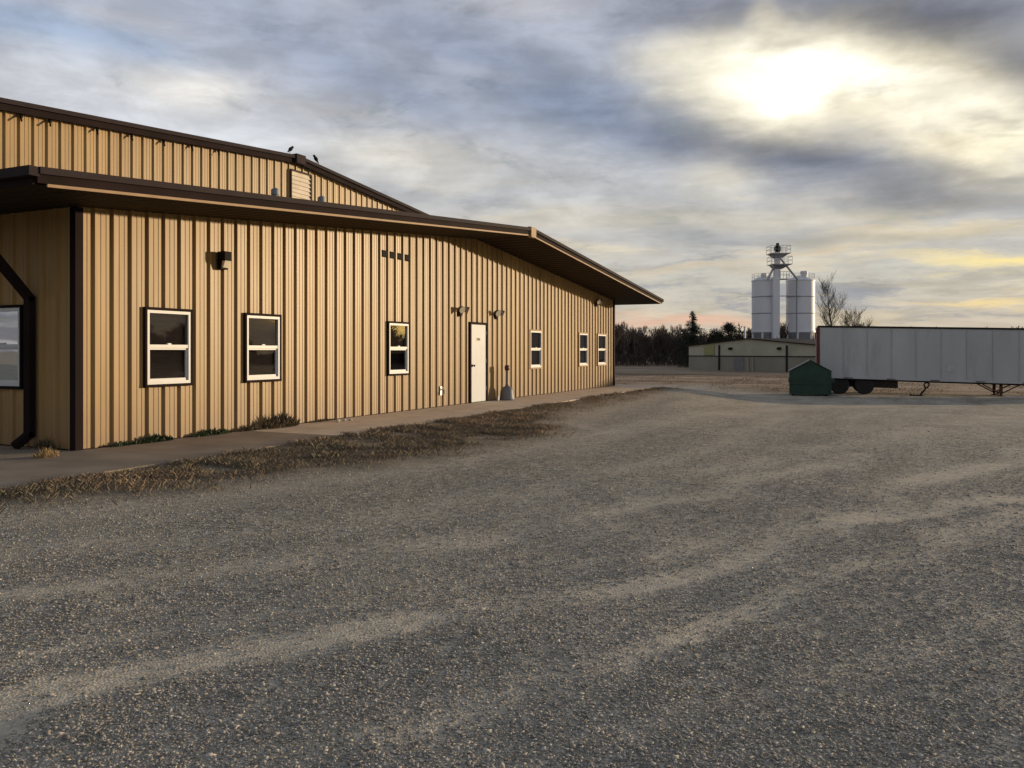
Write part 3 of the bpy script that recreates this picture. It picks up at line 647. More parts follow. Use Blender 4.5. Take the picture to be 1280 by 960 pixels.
# windows
def window(ax0, ax1, place, trim_m, blind_h=.5, par=bld, glow=False):
    """place(s, out, z) -> world; s along the wall, out towards the viewer"""
    o_ = place((ax0 + ax1) / 2, 0, WZ0)
    def bx_(mb, a, b, y0, y1, c, d): return mb.hexa([place(a, y1, c), place(b, y1, c), place(b, y0, c), place(a, y0, c), place(a, y1, d), place(b, y1, d), place(b, y0, d), place(a, y0, d)])
    fr = MB(); w = .045; a, b, c, d = ax0 + .03, ax1 - .03, WZ0 + .03, WZ1 - .03
    for q in ((a, b, -.04, .048, d - w, d), (a, b, -.04, .048, c, c + w), (a, a + w, -.04, .048, c + w, d - w), (b - w, b, -.04, .048, c + w, d - w)): bx_(fr, *q)
    zc = (c + d) / 2 - .01; bx_(fr, a + w, b - w, -.03, .040, zc, zc + .05)
    fr2 = fr
    wo = part_with_origin('window', fr2, M['white'], o_, par)
    tr = MB()
    for q in ((ax0 - .005, ax1 + .005, -.002, .056, d, d + .042), (ax0 - .005, ax1 + .005, -.002, .060, c - .042, c), (ax0 - .005, a, -.002, .056, c, d), (b, ax1 + .005, -.002, .056, c, d)): bx_(tr, *q)
    bpart(tr, 'trim', trim_m, wo)
    for q in ((ax0, ax1, -.12, -.042, WZ1 - .03, WZ1), (ax0, ax1, -.12, -.042, WZ0, WZ0 + .03)): bpart(bx_(MB(), *q), 'jamb', M['room'], wo)
    g1 = MB(); g1.quad(place(a + w, .012, zc + .05), place(b - w, .012, zc + .05), place(b - w, .012, d - w), place(a + w, .012, d - w)); bpart(g1, 'upper_pane', M['glass'], wo)
    lo = MB(); bw = .028
    for q in ((a + w, b - w, -.02, .02, zc - bw, zc), (a + w, b - w, -.02, .02, c + w, c + w + bw + .012), (a + w, a + w + bw, -.02, .02, c + w + bw, zc - bw), (b - w - bw, b - w, -.02, .02, c + w + bw, zc - bw)): bx_(lo, *q)
    bpart(lo, 'lower_sash', M['white'], wo)
    g2 = MB(); g2.quad(place(a + w + bw, -.004, c + w + bw), place(b - w - bw, -.004, c + w + bw), place(b - w - bw, -.004, zc - bw), place(a + w + bw, -.004, zc - bw)); bpart(g2, 'lower_pane', M['glass'], wo)
    lk = MB(); bx_(lk, (a + b) / 2 - .035, (a + b) / 2 + .035, -.01, .046, zc + .05, zc + .072); bpart(lk, 'latch', M['white'], wo)
    bl = MB(); top_ = WZ1 - .03; bot = top_ - (WZ1 - WZ0 - .06) * blind_h; nz = max(2, int((top_ - bot) / .05))
    for i in range(nz):
        z0_ = bot + (top_ - bot) * i / nz; z1_ = bot + (top_ - bot) * (i + 1) / nz
        bl.quad(place(ax0 + .02, -.085, z0_), place(ax1 - .02, -.085, z0_), place(ax1 - .02, -.065, z1_), place(ax0 + .02, -.065, z1_))
    bpart(bl, 'blind', M['blind'], wo)
    return wo
fp = lambda s, h, z: (s, WALL_Y - h, z)
for i, (a, b) in enumerate(wins):
    window(a, b, fp, M['brown'] if i < 3 else M['wall_plain'], (.98, .98, .6, .98, .98, .98)[i])
window(1.08, 2.0, lambda s, h, z: (X0 - h, WALL_Y + s, z), M['black'], .6)
# dark rooms behind the openings
rm = MB(); rm.box(X0 + .2, X1 - .2, WALL_Y + .14, WALL_Y + 5.9, .02, 2.7); bpart(rm, 'inner_room', M['room'])
# door
da, db, dz1 = door_o[0], door_o[1], door_o[3]
t = MB(); t.box(da - .05, da + .02, WALL_Y - .055, WALL_Y + .06, .004, dz1 + .05); t.box(db - .02, db + .05, WALL_Y - .055, WALL_Y + .06, .004, dz1 + .05); t.box(da + .021, db - .021, WALL_Y - .055, WALL_Y + .06, dz1 - .01, dz1 + .05)
bpart(t, 'door_frame', M['brown'])
t = MB(); t.box(da + .025, db - .025, WALL_Y - .030, WALL_Y + .012, .02, dz1 - .015); dr = part_with_origin('door', t, M['door'], (da, WALL_Y, 0))
t = MB(); t.lathe((da + .10, WALL_Y - .031, .98), [(.035, 0), (.035, -.01), (.012, -.012), (.012, -.05), (.028, -.055), (.030, -.075), (.012, -.085)], 14, 'y'); bpart(t, 'door_knob', M['dark_metal'], dr)
t = MB(); t.box(da + .32, da + .56, WALL_Y - .034, WALL_Y - .031, 1.63, 1.72); bpart(t, 'number_sign', mat('sign_plate', (.42, .37, .28), .5), dr)
def text(body, size, loc, rot, m, par, name='lettering'):
    c = bpy.data.curves.new(name, 'FONT'); c.body = body; c.size = size; c.extrude = .001; c.align_x = 'CENTER'; c.align_y = 'CENTER'
    tmp = bpy.data.objects.new(name, c); me = bpy.data.meshes.new_from_object(tmp); me.name = name; me.materials.append(m)
    o = bpy.data.objects.new(name, me); COL.objects.link(o); o.parent = par; o.location = Vector(loc) - Vector(par['_o']); o.rotation_euler = rot; bpy.data.objects.remove(tmp); return o
text('1000', .085, (da + .44, WALL_Y - .036, 1.674), (R(90), 0, 0), M['dark_metal'], dr)
for z_ in (.3, 1.05, 1.8):
    t = MB(); t.tube((db - .022, WALL_Y - .042, z_), (db - .022, WALL_Y - .042, z_ + .1), .009, n=8); bpart(t, 'hinge', M['galv'], dr)
# downspout on the end wall, with its elbow up to the eave gutter
t = MB(); sy_ = WALL_Y + .84
def ds(mb, p, q, w=.06): 
    p = Vector(p); q = Vector(q); d = (q - p).normalized(); s = Vector((0, 1, 0)); n_ = d.cross(s).normalized()
    mb.hexa([p - s * w - n_ * w * .8, p + s * w - n_ * w * .8, p + s * w + n_ * w * .8, p - s * w + n_ * w * .8, q - s * w - n_ * w * .8, q + s * w - n_ * w * .8, q + s * w + n_ * w * .8, q - s * w + n_ * w * .8])
ds(t, (X0 - .09, sy_, .16), (X0 - .09, sy_, 2.12)); ds(t, (X0 - .07, sy_, 2.08), (X0 - .78, sy_, 2.86)); ds(t, (X0 - .76, sy_, 2.82), (X0 - 1.66, sy_, 3.38)); ds(t, (X0 - .08, sy_, .20), (X0 - .30, sy_, .05))
bpart(t, 'downspout', M['brown'])
# wall lamp near the corner
t = MB(); lx = 10.36; lw = .075
t.box(lx - lw, lx + lw, WALL_Y - .20, WALL_Y - .036, 2.85, 3.00)
t.hexa([(lx - lw, WALL_Y - .11, 2.71), (lx + lw, WALL_Y - .11, 2.71), (lx + lw, WALL_Y - .036, 2.71), (lx - lw, WALL_Y - .036, 2.71), (lx - lw, WALL_Y - .13, 2.849), (lx + lw, WALL_Y - .13, 2.849), (lx + lw, WALL_Y - .036, 2.849), (lx - lw, WALL_Y - .036, 2.849)])
wlp = part_with_origin('wall_lamp', t, M['black'], (lx, WALL_Y, 2.7))
t = MB(); t.hexa([(lx - lw + .01, WALL_Y - .15, 2.735), (lx + lw - .01, WALL_Y - .15, 2.735), (lx + lw - .01, WALL_Y - .112, 2.735), (lx - lw + .01, WALL_Y - .112, 2.735), (lx - lw + .01, WALL_Y - .195, 2.847), (lx + lw - .01, WALL_Y - .195, 2.847), (lx + lw - .01, WALL_Y - .132, 2.847), (lx - lw + .01, WALL_Y - .132, 2.847)]); bpart(t, 'lens', M['lens'], wlp)
# four dark vents
for i in range(4):
    x = PH + PER * (21 + i) - PER / 2; t = MB(); t.box(x - .115, x + .115, WALL_Y - .040, WALL_Y + .0, 3.42, 3.56)
    for j in range(4): t.box(x - .105, x + .105, WALL_Y - .052, WALL_Y - .0405, 3.43 + j * .033, 3.443 + j * .033)
    bpart(t, 'wall_vent', M['black'])
# twin floodlights
def twin(px, z0, s=1.0):
    x, _ = on_y(px, WALL_Y); t = MB()
    t.lathe((x, WALL_Y - .034, z0), [(.085 * s, 0), (.085 * s, -.04), (.06 * s, -.06), (.03, -.062)], 16, 'y')
    t.tube((x, WALL_Y - .09, z0), (x - .11 * s, WALL_Y - .14, z0 + .08 * s), .014); t.tube((x, WALL_Y - .09, z0), (x + .13 * s, WALL_Y - .14, z0 + .10 * s), .016)
    o = part_with_origin('floodlight', t, M['dark_metal'], (x, WALL_Y, z0))
    for sg in (-1, 1):
        c0 = Vector((x + sg * .13 * s, WALL_Y - .13, z0 + .10 * s)); d = Vector((sg * .35, -.75, -.35)).normalized()
        h = MB(); h.tube(c0 - d * .05, c0 + d * .02, .03 * s, .075 * s, 14); h.tube(c0 + d * .02, c0 + d * .09, .075 * s, .09 * s, 14); bpart(h, 'lamp_head', M['galv'] if sg > 0 else M['rust'], o)
        g = MB(); g.tube(c0 + d * .085, c0 + d * .097, .082 * s, .08 * s, 14); bpart(g, 'lens', M['lens'], o)
twin(573, 2.33, 1.05); twin(618, 2.33, 1.05); twin(744, 3.10, 1.1)
# tap on the wall
x, _ = on_y(549.5, WALL_Y); t = MB(); t.box(x - .04, x + .04, WALL_Y - .045, WALL_Y - .002, .28, .50); t.tube((x, WALL_Y - .045, .42), (x, WALL_Y - .13, .40), .018); t.tube((x, WALL_Y - .12, .41), (x, WALL_Y - .15, .32), .015); t.tube((x - .04, WALL_Y - .10, .46), (x + .04, WALL_Y - .10, .46), .012)
bpart(t, 'wall_tap', M['galv'])
# roof vents on the wing
for px, top_, r in ((344, 235, .07), (402, 245, .07)):
    q = P(px, top_, 0); x, z = on_y(px, 13.0); zt = EYE + (HY - top_) / F * z; t = MB()
    t.lathe((x, 13.0, 0), [(r + .05, zs(x) + .21), (r, zs(x) + .27), (r, zt - .17), (r * 1.35, zt - .16), (r * 1.35, zt - .04), (r * .5, zt)], 16)
    bpart(t, 'roof_vent', M['vent'], smooth=False)

# ---------------------------------------------------------------- birds on the hall ridge
def bird(px, face, lab):
    x, z = on_y(px, HY2 - .18); z0 = zm(x) + .20
    b = MB(); f_ = face
    b.lathe((0, 0, 0), [(.005, -.16), (.022, -.12), (.028, -.05), (.062, .02), (.072, .08), (.055, .14), (.040, .175), (.047, .205), (.040, .235), (.012, .255)], 12)
    ax = Vector((f_ * .75, 0, .66)).normalized()
    vs_ = []
    for q in b.v:
        w = Vector((1, 0, 0)).cross(Vector((0, 1, 0))); q = Vector(q); s_ = ax.cross(Vector((0, 1, 0))).normalized()
        vs_.append(tuple(Vector((0, 0, .15)) + ax * q.z + s_ * q.x + Vector((0, 1, 0)) * q.y))
    b.v = vs_; hd = Vector((0, 0, .15)) + ax * .22
    b.tube(hd + Vector((f_ * .03, 0, 0)), hd + Vector((f_ * .09, 0, -.005)), .014, .002, 6)
    for sy in (-.02, .02): b.tube((0, sy, .13), (f_ * .01, sy, 0), .006, .005, 5)
    o = b.build('bird', M['black'], None, True); o.location = (x, HY2 - .18, z0 + .003); o.scale = (.8, .8, .8); tag(o, lab, 'bird', 'birds on the ridge')
bird(362, 1, 'small dark bird perched left of the hall ridge cap'); bird(396, -1, 'small dark bird perched right of the hall ridge cap')

# ---------------------------------------------------------------- smokers' bin by the door
o = empty('ash_bin', (20.80, 9.90, .002)); tag(o, 'grey bell-shaped ash bin with a tall neck right of the white door', 'ash bin')
b = MB(); b.lathe((0, 0, 0), [(.20, 0), (.21, .02), (.205, .06), (.175, .28), (.15, .34), (.07, .38), (.05, .40)], 24); b.build('base', M['grey'], o, True)
b = MB(); b.lathe((0, 0, 0), [(.05, .39), (.042, .44), (.04, .80), (.045, .82)], 20); b.build('neck', M['grey'], o, True)
b = MB(); b.lathe((0, 0, 0), [(.045, .822), (.068, .835), (.072, .93), (.05, .965), (.012, .975)], 20); b.build('head', mat('maroon_cap', (.09, .03, .035), .5), o, True)
b = MB(); b.lathe((0, 0, 0), [(.05, 0), (.055, .01), (.05, .14), (.02, .16)], 12)
cn = b.build('drink_can', M['galv']); cn.location = (20.62, 9.74, .39); cn.location = (20.38, 9.98, .002); cn.scale = (.7, .7, 1); tag(cn, 'small pale metal can on the walk left of the ash bin', 'can')

# ---------------------------------------------------------------- weeds along the wall
def weed(name, cx, cy, cz, rx, ry, h, n_, m, lab, cat='weed', wid=.012, group=None):
    b = MB()
    for i in range(n_):
        a = random.random() * 6.283; r = random.random() ** .6; px_, py_ = cx + rx * r * math.cos(a), cy + ry * r * math.sin(a)
        hh = h * (1 - .6 * r) * (.4 + .8 * random.random()); l = random.random() * 6.283; la = hh * .7 * random.random(); w = wid * (.5 + random.random()); wa = random.random() * 3.14
        p0 = Vector((px_, py_, cz)); p2 = p0 + Vector((math.cos(l) * la, math.sin(l) * la, hh)); p1 = p0.lerp(p2, .55) + Vector((0, 0, hh * .1)); s_ = Vector((math.cos(wa), math.sin(wa), .2)) * w
        b.quad(p0 - s_ * .3, p1 - s_, p2, p1 + s_); 
    o = b.build(name, m); tag(o, lab, cat, group); return o
weed('dead_shrub', 11.65, WALL_Y - .20, 0, .46, .14, .28, 900, M['weed_brown'], 'low brown dead shrub at the wall under the second window', 'shrub', .008)
weed('dead_shrub', 11.0, WALL_Y - .13, 0, .3, .08, .12, 350, M['weed_brown'], 'small flat brown weeds just left of the dead shrub', 'shrub', .01)
weed('green_weed', 8.95, WALL_Y - .11, 0, .34, .06, .13, 420, M['weed'], 'green weeds at the wall foot below left edge of first window', 'weed', .016, 'weeds at the wall foot')
weed('green_weed', 8.4, WALL_Y - .10, 0, .22, .05, .08, 220, M['weed'], 'smallest green weed tuft nearest the brown corner trim', 'weed', .014, 'weeds at the wall foot')
weed('green_weed', 10.1, WALL_Y - .11, 0, .42, .06, .12, 420, M['weed'], 'green weeds at the wall foot between first and second window', 'weed', .016, 'weeds at the wall foot')
weed('green_weed', 13.0, WALL_Y - .09, 0, .45, .04, .06, 300, M['weed_brown'], 'thin brown weeds on the wall foot right of the shrub', 'weed', .01, 'weeds at the wall foot')
q = P(58, 572, 10.6); weed('straw_tuft', q.x, q.y, 0.002, .17, .10, .14, 300, M['straw'], 'pale straw tuft lying on the walk near the downspout', 'dry grass', .006)
q = P(80, 560, 11.3); weed('straw_tuft', X0 - .14, WALL_Y + .45, 0.002, .08, .2, .2, 220, M['weed_brown'], 'brown dead weeds at the shaded end wall foot', 'dry grass', .006)
q = P(426, 527, F * EYE / (527 - HY)); b = MB()
for i in range(4):
    b.lathe((q.x + .13 * i - .15, q.y + random.uniform(-.05, .05), .003), [(.03, 0), (.045, .015), (.03, .04), (.008, .05)], 7)
o = b.build('rubble', mat('pale_stone', (.5, .46, .4), .9)); tag(o, 'few pale broken stones on the walk between shrub and third window', 'stones')

# ---------------------------------------------------------------- semi trailer
def frame_axes(o, ax): return o
q0 = P(1022, 439, 46.3); q1 = P(1280, 439, 43.0); dirv = (q1 - q0); dirv.z = 0; dirv.normalize()
ang = math.atan2(dirv.y, dirv.x); gz = float(ground_h(q0.x, q0.y))
tr = empty('semi_trailer', (q0.x, q0.y, gz)); tr.rotation_euler = (0, 0, ang)
tag(tr, 'long grey box semi trailer parked on its landing gear behind the green dumpster', 'trailer')
TL, TWd, ZF, ZT = 16.0, 2.55, .90, 3.83; sl = -.023
def tz(x, z): return z + sl * x
def tb(mb, x0, x1, y0, y1, z0, z1): return mb.hexa([(x0, y0, tz(x0, z0)), (x1, y0, tz(x1, z0)), (x1, y1, tz(x1, z0)), (x0, y1, tz(x0, z0)), (x0, y0, tz(x0, z1)), (x1, y0, tz(x1, z1)), (x1, y1, tz(x1, z1)), (x0, y1, tz(x0, z1))])
# near side is at +y or -y of the local frame: local y>0 is left of direction; the camera lies on local -y or +y
cam_local_y = (Vector((0, 0, 0)) - q0).dot(Vector((-dirv.y, dirv.x, 0))); sg = 1 if cam_local_y > 0 else -1
Y0, Y1 = (0, TWd) if sg < 0 else (-TWd, 0); YN = 0.0
b = MB(); tb(b, .12, TL, Y0 + .01, Y1 - .01, ZF + .10, ZT - .10)
b.build('cargo_box', M['trailer'], tr)
b = MB(); npn = 13
for i in range(npn + 1):
    x = .14 + (TL - .2) * i / npn
    tb(b, x - .02, x + .02, *((YN, YN + .02) if sg > 0 else (YN - .02, YN)), ZF + .12, ZT - .1)
b.build('side_posts', mat('trailer_post', (.43, .455, .465), .5, .1), tr)
b = MB(); tb(b, .02, TL + .02, Y0 - .03, Y1 + .03, ZT - .10, ZT); b.build('top_rail', M['dark_metal'], tr)
b = MB(); tb(b, .1, TL, Y0 - .035, Y1 + .035, ZF + .02, ZF + .13); b.build('side_skirt_rail', M['trailer'], tr)
b = MB(); tb(b, .1, TL, Y0 + .02, Y1 - .02, ZF - .06, ZF + .02); b.build('bottom_rail', M['black'], tr)
b = MB(); tb(b, -.04, .119, Y0 - .02, Y0 + .12, ZF - .05, ZT - .101); tb(b, -.04, .119, Y1 - .12, Y1 + .02, ZF - .05, ZT - .101); tb(b, -.035, .11, Y0 + .121, Y1 - .121, ZT - .35, ZT - .105); tb(b, -.035, .11, Y0 + .121, Y1 - .121, ZF - .05, ZF + .1)
b.build('rear_frame', M['red'], tr)
for s_ in (0, 1):
    b = MB(); ym = (Y0 + Y1) / 2; tb(b, -.02, .10, *((Y0 + .125, ym - .005) if s_ == 0 else (ym + .005, Y1 - .125)), ZF + .105, ZT - .355)
    d_ = b.build('rear_door', mat('trailer_door', (.17, .05, .045), .6), tr)
    r_ = MB(); yr = ym + (.25 if s_ else -.25); r_.tube((-.05, yr, ZF + .15), (-.05, yr, ZT - .4), .018); r_.build('lock_rod', M['galv'], d_)
ynear = (YN + .021) if sg > 0 else (YN - .021)
for i in range(7):
    b = MB(); x = 1.6 + i * 2.15; ya, yb = sorted((YN + sg * .0355, YN + sg * .055)); tb(b, x - .22, x + .22, ya, yb, ZF + .045, ZF + .085); b.build('marker_strip', M['rust'], tr)
b = MB(); ya, yb = sorted((YN + sg * .002, YN + sg * .012)); tb(b, 6.45, 6.95, ya, yb, ZF + .55, ZF + .98); b.build('side_placard', mat('placard', (.46, .49, .50), .5), tr)
b = MB(); tb(b, 10.35, 10.8, ya, yb, ZF + .75, ZF + .95); b.build('side_placard', mat('placard_white', (.6, .6, .6), .5), tr)
b = MB(); tb(b, .4, 4.1, Y0 + .55, Y0 + .70, ZF - .45, ZF - .061); tb(b, .4, 4.1, Y1 - .70, Y1 - .55, ZF - .45, ZF - .061)
for x in (.7, 1.9, 3.1, 4.0): tb(b, x, x + .12, Y0 + .701, Y1 - .701, ZF - .40, ZF - .2)
tb(b, 2.9, 4.1, Y0 + .1, Y0 + .5, ZF - .42, ZF - .061); tb(b, 2.9, 4.1, Y1 - .5, Y1 - .1, ZF - .42, ZF - .061)
b.build('slider_bogie', M['dark_metal'], tr)
def gl(x, y):   # ground below local point, in local z
    c_, s__ = math.cos(ang), math.sin(ang); return float(ground_h(q0.x + x * c_ - y * s__, q0.y + x * s__ + y * c_)) - gz
for x in (1.15, 2.42):
    g_ = gl(x, 0) ; b = MB(); b.tube((x, Y0 + .3, g_ + .50), (x, Y1 - .3, g_ + .50), .06); b.build('axle', M['dark_metal'], tr)
    for ys_ in (Y0 + .03, Y0 + .33, Y1 - .60, Y1 - .30):
        wq = MB(); wq.lathe((x, ys_, g_ + .50), [(.28, .02), (.44, 0), (.50, .04), (.50, .23), (.44, .27), (.28, .25)], 28, 'y'); w_ = wq.build('wheel', M['tyre'], tr)
        rq = MB(); rq.lathe((x, ys_, g_ + .50), [(.27, .055), (.24, .05), (.20, .09), (.10, .08), (.08, .02), (.04, .015)] if ys_ < (Y0 + Y1) / 2 else [(.27, .215), (.24, .22), (.20, .18), (.10, .19), (.08, .25), (.04, .255)], 20, 'y'); rq.build('rim', M['dark_metal'], w_)
for yy in (Y0 + .45, Y1 - .45):
    x = 9.1; g_ = gl(x, yy); lg = MB(); tb(lg, x - .07, x + .07, yy - .06, yy + .06, ZF - .55, ZF - .062); lg.box(x - .05, x + .05, yy - .045, yy + .045, g_ + .03, tz(x, ZF - .5)); lg.box(x - .14, x + .14, yy - .13, yy + .13, g_ - .01, g_ + .035)
    for s_ in (-1, 1):
        lg.tube((x, yy, tz(x, ZF - .55)), (x + s_ * .85, yy, tz(x, ZF - .07)), .035, n=6)
    l_ = lg.build('landing_leg', M['rust'], tr)
b = MB(); b.tube((9.1, Y0 + .45, tz(9.1, ZF - .75)), (9.1, Y1 - .45, tz(9.1, ZF - .35)), .03); b.tube((9.1, Y1 - .45, tz(9.1, ZF - .75)), (9.1, Y0 + .45, tz(9.1, ZF - .35)), .03); b.build('leg_cross_brace', M['rust'], tr)

# ---------------------------------------------------------------- green dumpster
ZD = 44.5; c0 = P(987.5, 439, ZD); c1 = P(1038.5, 439, ZD - .6); dv = c1 - c0; dv.z = 0; DW = dv.length; dv.normalize(); dang = math.atan2(dv.y, dv.x); dg = float(ground_h(c0.x, c0.y))
dp = empty('dumpster', (c0.x, c0.y, dg)); dp.rotation_euler = (0, 0, dang); tag(dp, 'dark green steel dumpster with peaked lids in front of the trailer wheels', 'dumpster')
DD = 1.7; H1 = 1.30; HP = 1.85
b = MB()
prof_ = [(0, .10), (DW, .10), (DW, H1), (DW / 2, HP), (0, H1)]
n = len(b.v)
for y in (0, DD): b.v += [(x, y, z) for x, z in prof_]
b.f += [(0, 1, 2, 3, 4), (9, 8, 7, 6, 5)] + [(i, i + 5, (i + 1) % 5 + 5, (i + 1) % 5) for i in range(5)]
b.build('bin_body', M['green'], dp)
b = MB(); b.box(-.03, DW + .03, -.03, .0, .08, .18); b.box(-.03, DW + .03, -.04, -.001, .62, .70); b.box(-.035, .03, -.03, -.001, .181, H1 - .02); b.box(DW - .03, DW + .035, -.03, -.001, .181, H1 - .02); b.box(-.06, 0 - .001, .2, DD - .2, .72, .92); b.box(DW + .001, DW + .22, .2, DD - .2, .72, .92); b.build('side_ribs', M['green'], dp)
for s_ in (0, 1):
    b = MB(); xa, xb = (-.07, DW / 2 - .005) if s_ == 0 else (DW / 2 + .005, DW + .07); za = H1 - .02 if s_ == 0 else HP + .03; zb = HP + .03 if s_ == 0 else H1 - .02
    b.hexa([(xa, -.06, za), (xb, -.06, zb), (xb, DD + .06, zb), (xa, DD + .06, za), (xa, -.06, za + .045), (xb, -.06, zb + .045), (xb, DD + .06, zb + .045), (xa, DD + .06, za + .045)])
    b.build('lid', M['green'] if s_ else mat('lid_edge_green', (.07, .10, .08), .5), dp)
for x in (.12, DW - .24): 
    b = MB(); b.box(x, x + .12, .1, DD - .1, -.02, .10); b.build('skid', M['black'], dp)

# ---------------------------------------------------------------- odd items on the ground
q = P(1143, 497, 44.5); gz_ = float(ground_h(q.x, q.y)); o = empty('hand_winch_stand', (q.x, q.y, gz_)); o.rotation_euler = (0, 0, ang)
tag(o, 'small dark steel stand with a looped handle on the ground under the trailer', 'stand')
b = MB(); b.box(-.22, .42, -.12, .12, 0.0, .05); b.box(-.22, -.16, -.2, .2, .051, .09); b.build('base_plate', M['black'], o)
b = MB(); b.tube((.28, 0, .05), (.52, 0, .34), .045); b.tube((.52, 0, .34), (.52, 0, .50), .04); b.build('post', M['black'], o)
b = MB(); pts = [(.52, 0, .42), (.46, 0, .62), (.54, 0, .70), (.68, 0, .70), (.72, 0, .60), (.62, 0, .42)]
for a_, b_ in zip(pts, pts[1:] + pts[:1]): b.tube(a_, b_, .035)
b.build('loop_handle', M['black'], o)
q = P(1274, 499, 42.0); b = MB(); b.box(-.12, .12, -.7, .7, 0, .10); o = b.build('white_board', mat('chalky_board', (.62, .58, .52), .7)); o.location = (q.x, q.y, float(ground_h(q.x, q.y)) + .0); o.rotation_euler = (0, 0, ang + 1.0)
tag(o, 'short whitish board lying on the ground right of the trailer landing gear', 'board')

# ---------------------------------------------------------------- khaki shed in the distance
p0 = P(861, 439, 107.6); p1 = P(1021, 439, 92.0); dv = p1 - p0; dv.z = 0; SW = dv.length; dv.normalize(); sang = math.atan2(dv.y, dv.x); sg0 = float(ground_h(p0.x, p0.y))
sh = empty('storage_shed', (p0.x, p0.y, sg0)); sh.rotation_euler = (0, 0, sang); tag(sh, 'low khaki metal shed with shallow gable in front of the white silos', 'shed')
SE = 3.02; SP = 3.85; SD = 30.0; SM = 1.72
def szz(x): return SE + (SP - SE) * (1 - abs(x - SW / 2) / (SW / 2))
side = 1 if (Vector((0, 0, 0)) - p0).dot(Vector((-dv.y, dv.x, 0))) < 0 else -1     # +y local points away from the camera
def srib(z0f, z1f, amp, per):
    b = MB(); n_ = int(SW / per); xsr = []
    for i in range(n_): xsr += [(i * per, 0), (i * per + per * .7, 0), (i * per + per * .78, amp), (i * per + per * .92, amp)]
    xsr += [(SW, 0)]; xsr = sorted(set(xsr + [(SW / 2, 0)]))
    for (a, ha), (c, hc_) in zip(xsr[:-1], xsr[1:]): b.quad((a, -ha * side, z0f(a)), (c, -hc_ * side, z0f(c)), (c, -hc_ * side, z1f(c)), (a, -ha * side, z1f(a)))
    return b
srib(lambda x: -.25, lambda x: SM, .03, .45).build('lower_wall', M['shed_lo'], sh)
u_ = srib(lambda x: SM + .12, szz, .02, .45); u_.build('upper_wall', M['shed_hi'], sh)
b = MB(); b.box(-.03, SW + .03, -.06 if side > 0 else .0, .0 if side > 0 else .06, SM, SM + .12); b.build('wall_band', M['dark_metal'], sh)
b = MB()
for x in (0, SW): b.quad((x, 0, -.2), (x, SD * side, -.2), (x, SD * side, szz(x)), (x, 0, szz(x)))
b.build('side_wall', M['shed_lo'], sh)
b = MB()
for a, c in ((-.2, SW / 2), (SW / 2, SW + .2)):
    y0_, y1_ = sorted((-.25 * side, SD * side)); b.hexa([(a, y0_, szz(a) + .01), (c, y0_, szz(c) + .01), (c, y1_, szz(c) + .01), (a, y1_, szz(a) + .01), (a, y0_, szz(a) + .13), (c, y0_, szz(c) + .13), (c, y1_, szz(c) + .13), (a, y1_, szz(a) + .13)])
b.build('roof', M['dark_metal'], sh)
def sx_(px):   # local x of the facade point seen at px
    r = (px - CX) / F; dxr, dyr = CT + r * ST, ST - r * CT
    # p0 + t*dv = s*(dxr,dyr)
    det = dv.x * -dyr - -dxr * dv.y; t_ = (-p0.x * -dyr + -p0.y * dxr * -1 * -1) if False else None
    A = np.array([[dv.x, -dxr], [dv.y, -dyr]]); s = np.linalg.solve(A, [-p0.x, -p0.y]); return float(s[0])
ya, yb = sorted((-.10 * side, -.035 * side))
for px in (899.5, 984): x = sx_(px); b = MB(); b.box(x - .11, x + .11, ya - .02, yb, -.1, szz(x) - .3); b.build('downspout', M['dark_metal'], sh)
for px in (914, 975): x = sx_(px); b = MB(); b.box(x - .22, x + .22, ya - .1, yb, 2.62, 2.85); b.hexa([(x - .22, ya - .25, 2.55), (x + .22, ya - .25, 2.55), (x + .22, ya - .101, 2.55), (x - .22, ya - .101, 2.55), (x - .22, ya - .2, 2.8), (x + .22, ya - .2, 2.8), (x + .22, ya - .101, 2.85), (x - .22, ya - .101, 2.85)]); b.build('wall_lamp', M['black'], sh)
x = sx_(887); b = MB(); b.box(x - .85, x + .85, ya, yb + .0, SM + .2, szz(x) - .12); b.build('yellowed_panel', M['shed_moss'], sh)
x = sx_(924); b = MB(); b.box(x - .75, x + .75, ya, yb, 0, 1.6); b.build('roller_door', mat('grey_roller', (.20, .20, .21), .6), sh)
for px in (935.5, 941.5): x = sx_(px); b = MB(); b.box(x - .1, x + .1, ya - .03, yb, 0, 1.65); b.build('door_post', mat('pale_post', (.36, .34, .29), .6), sh)

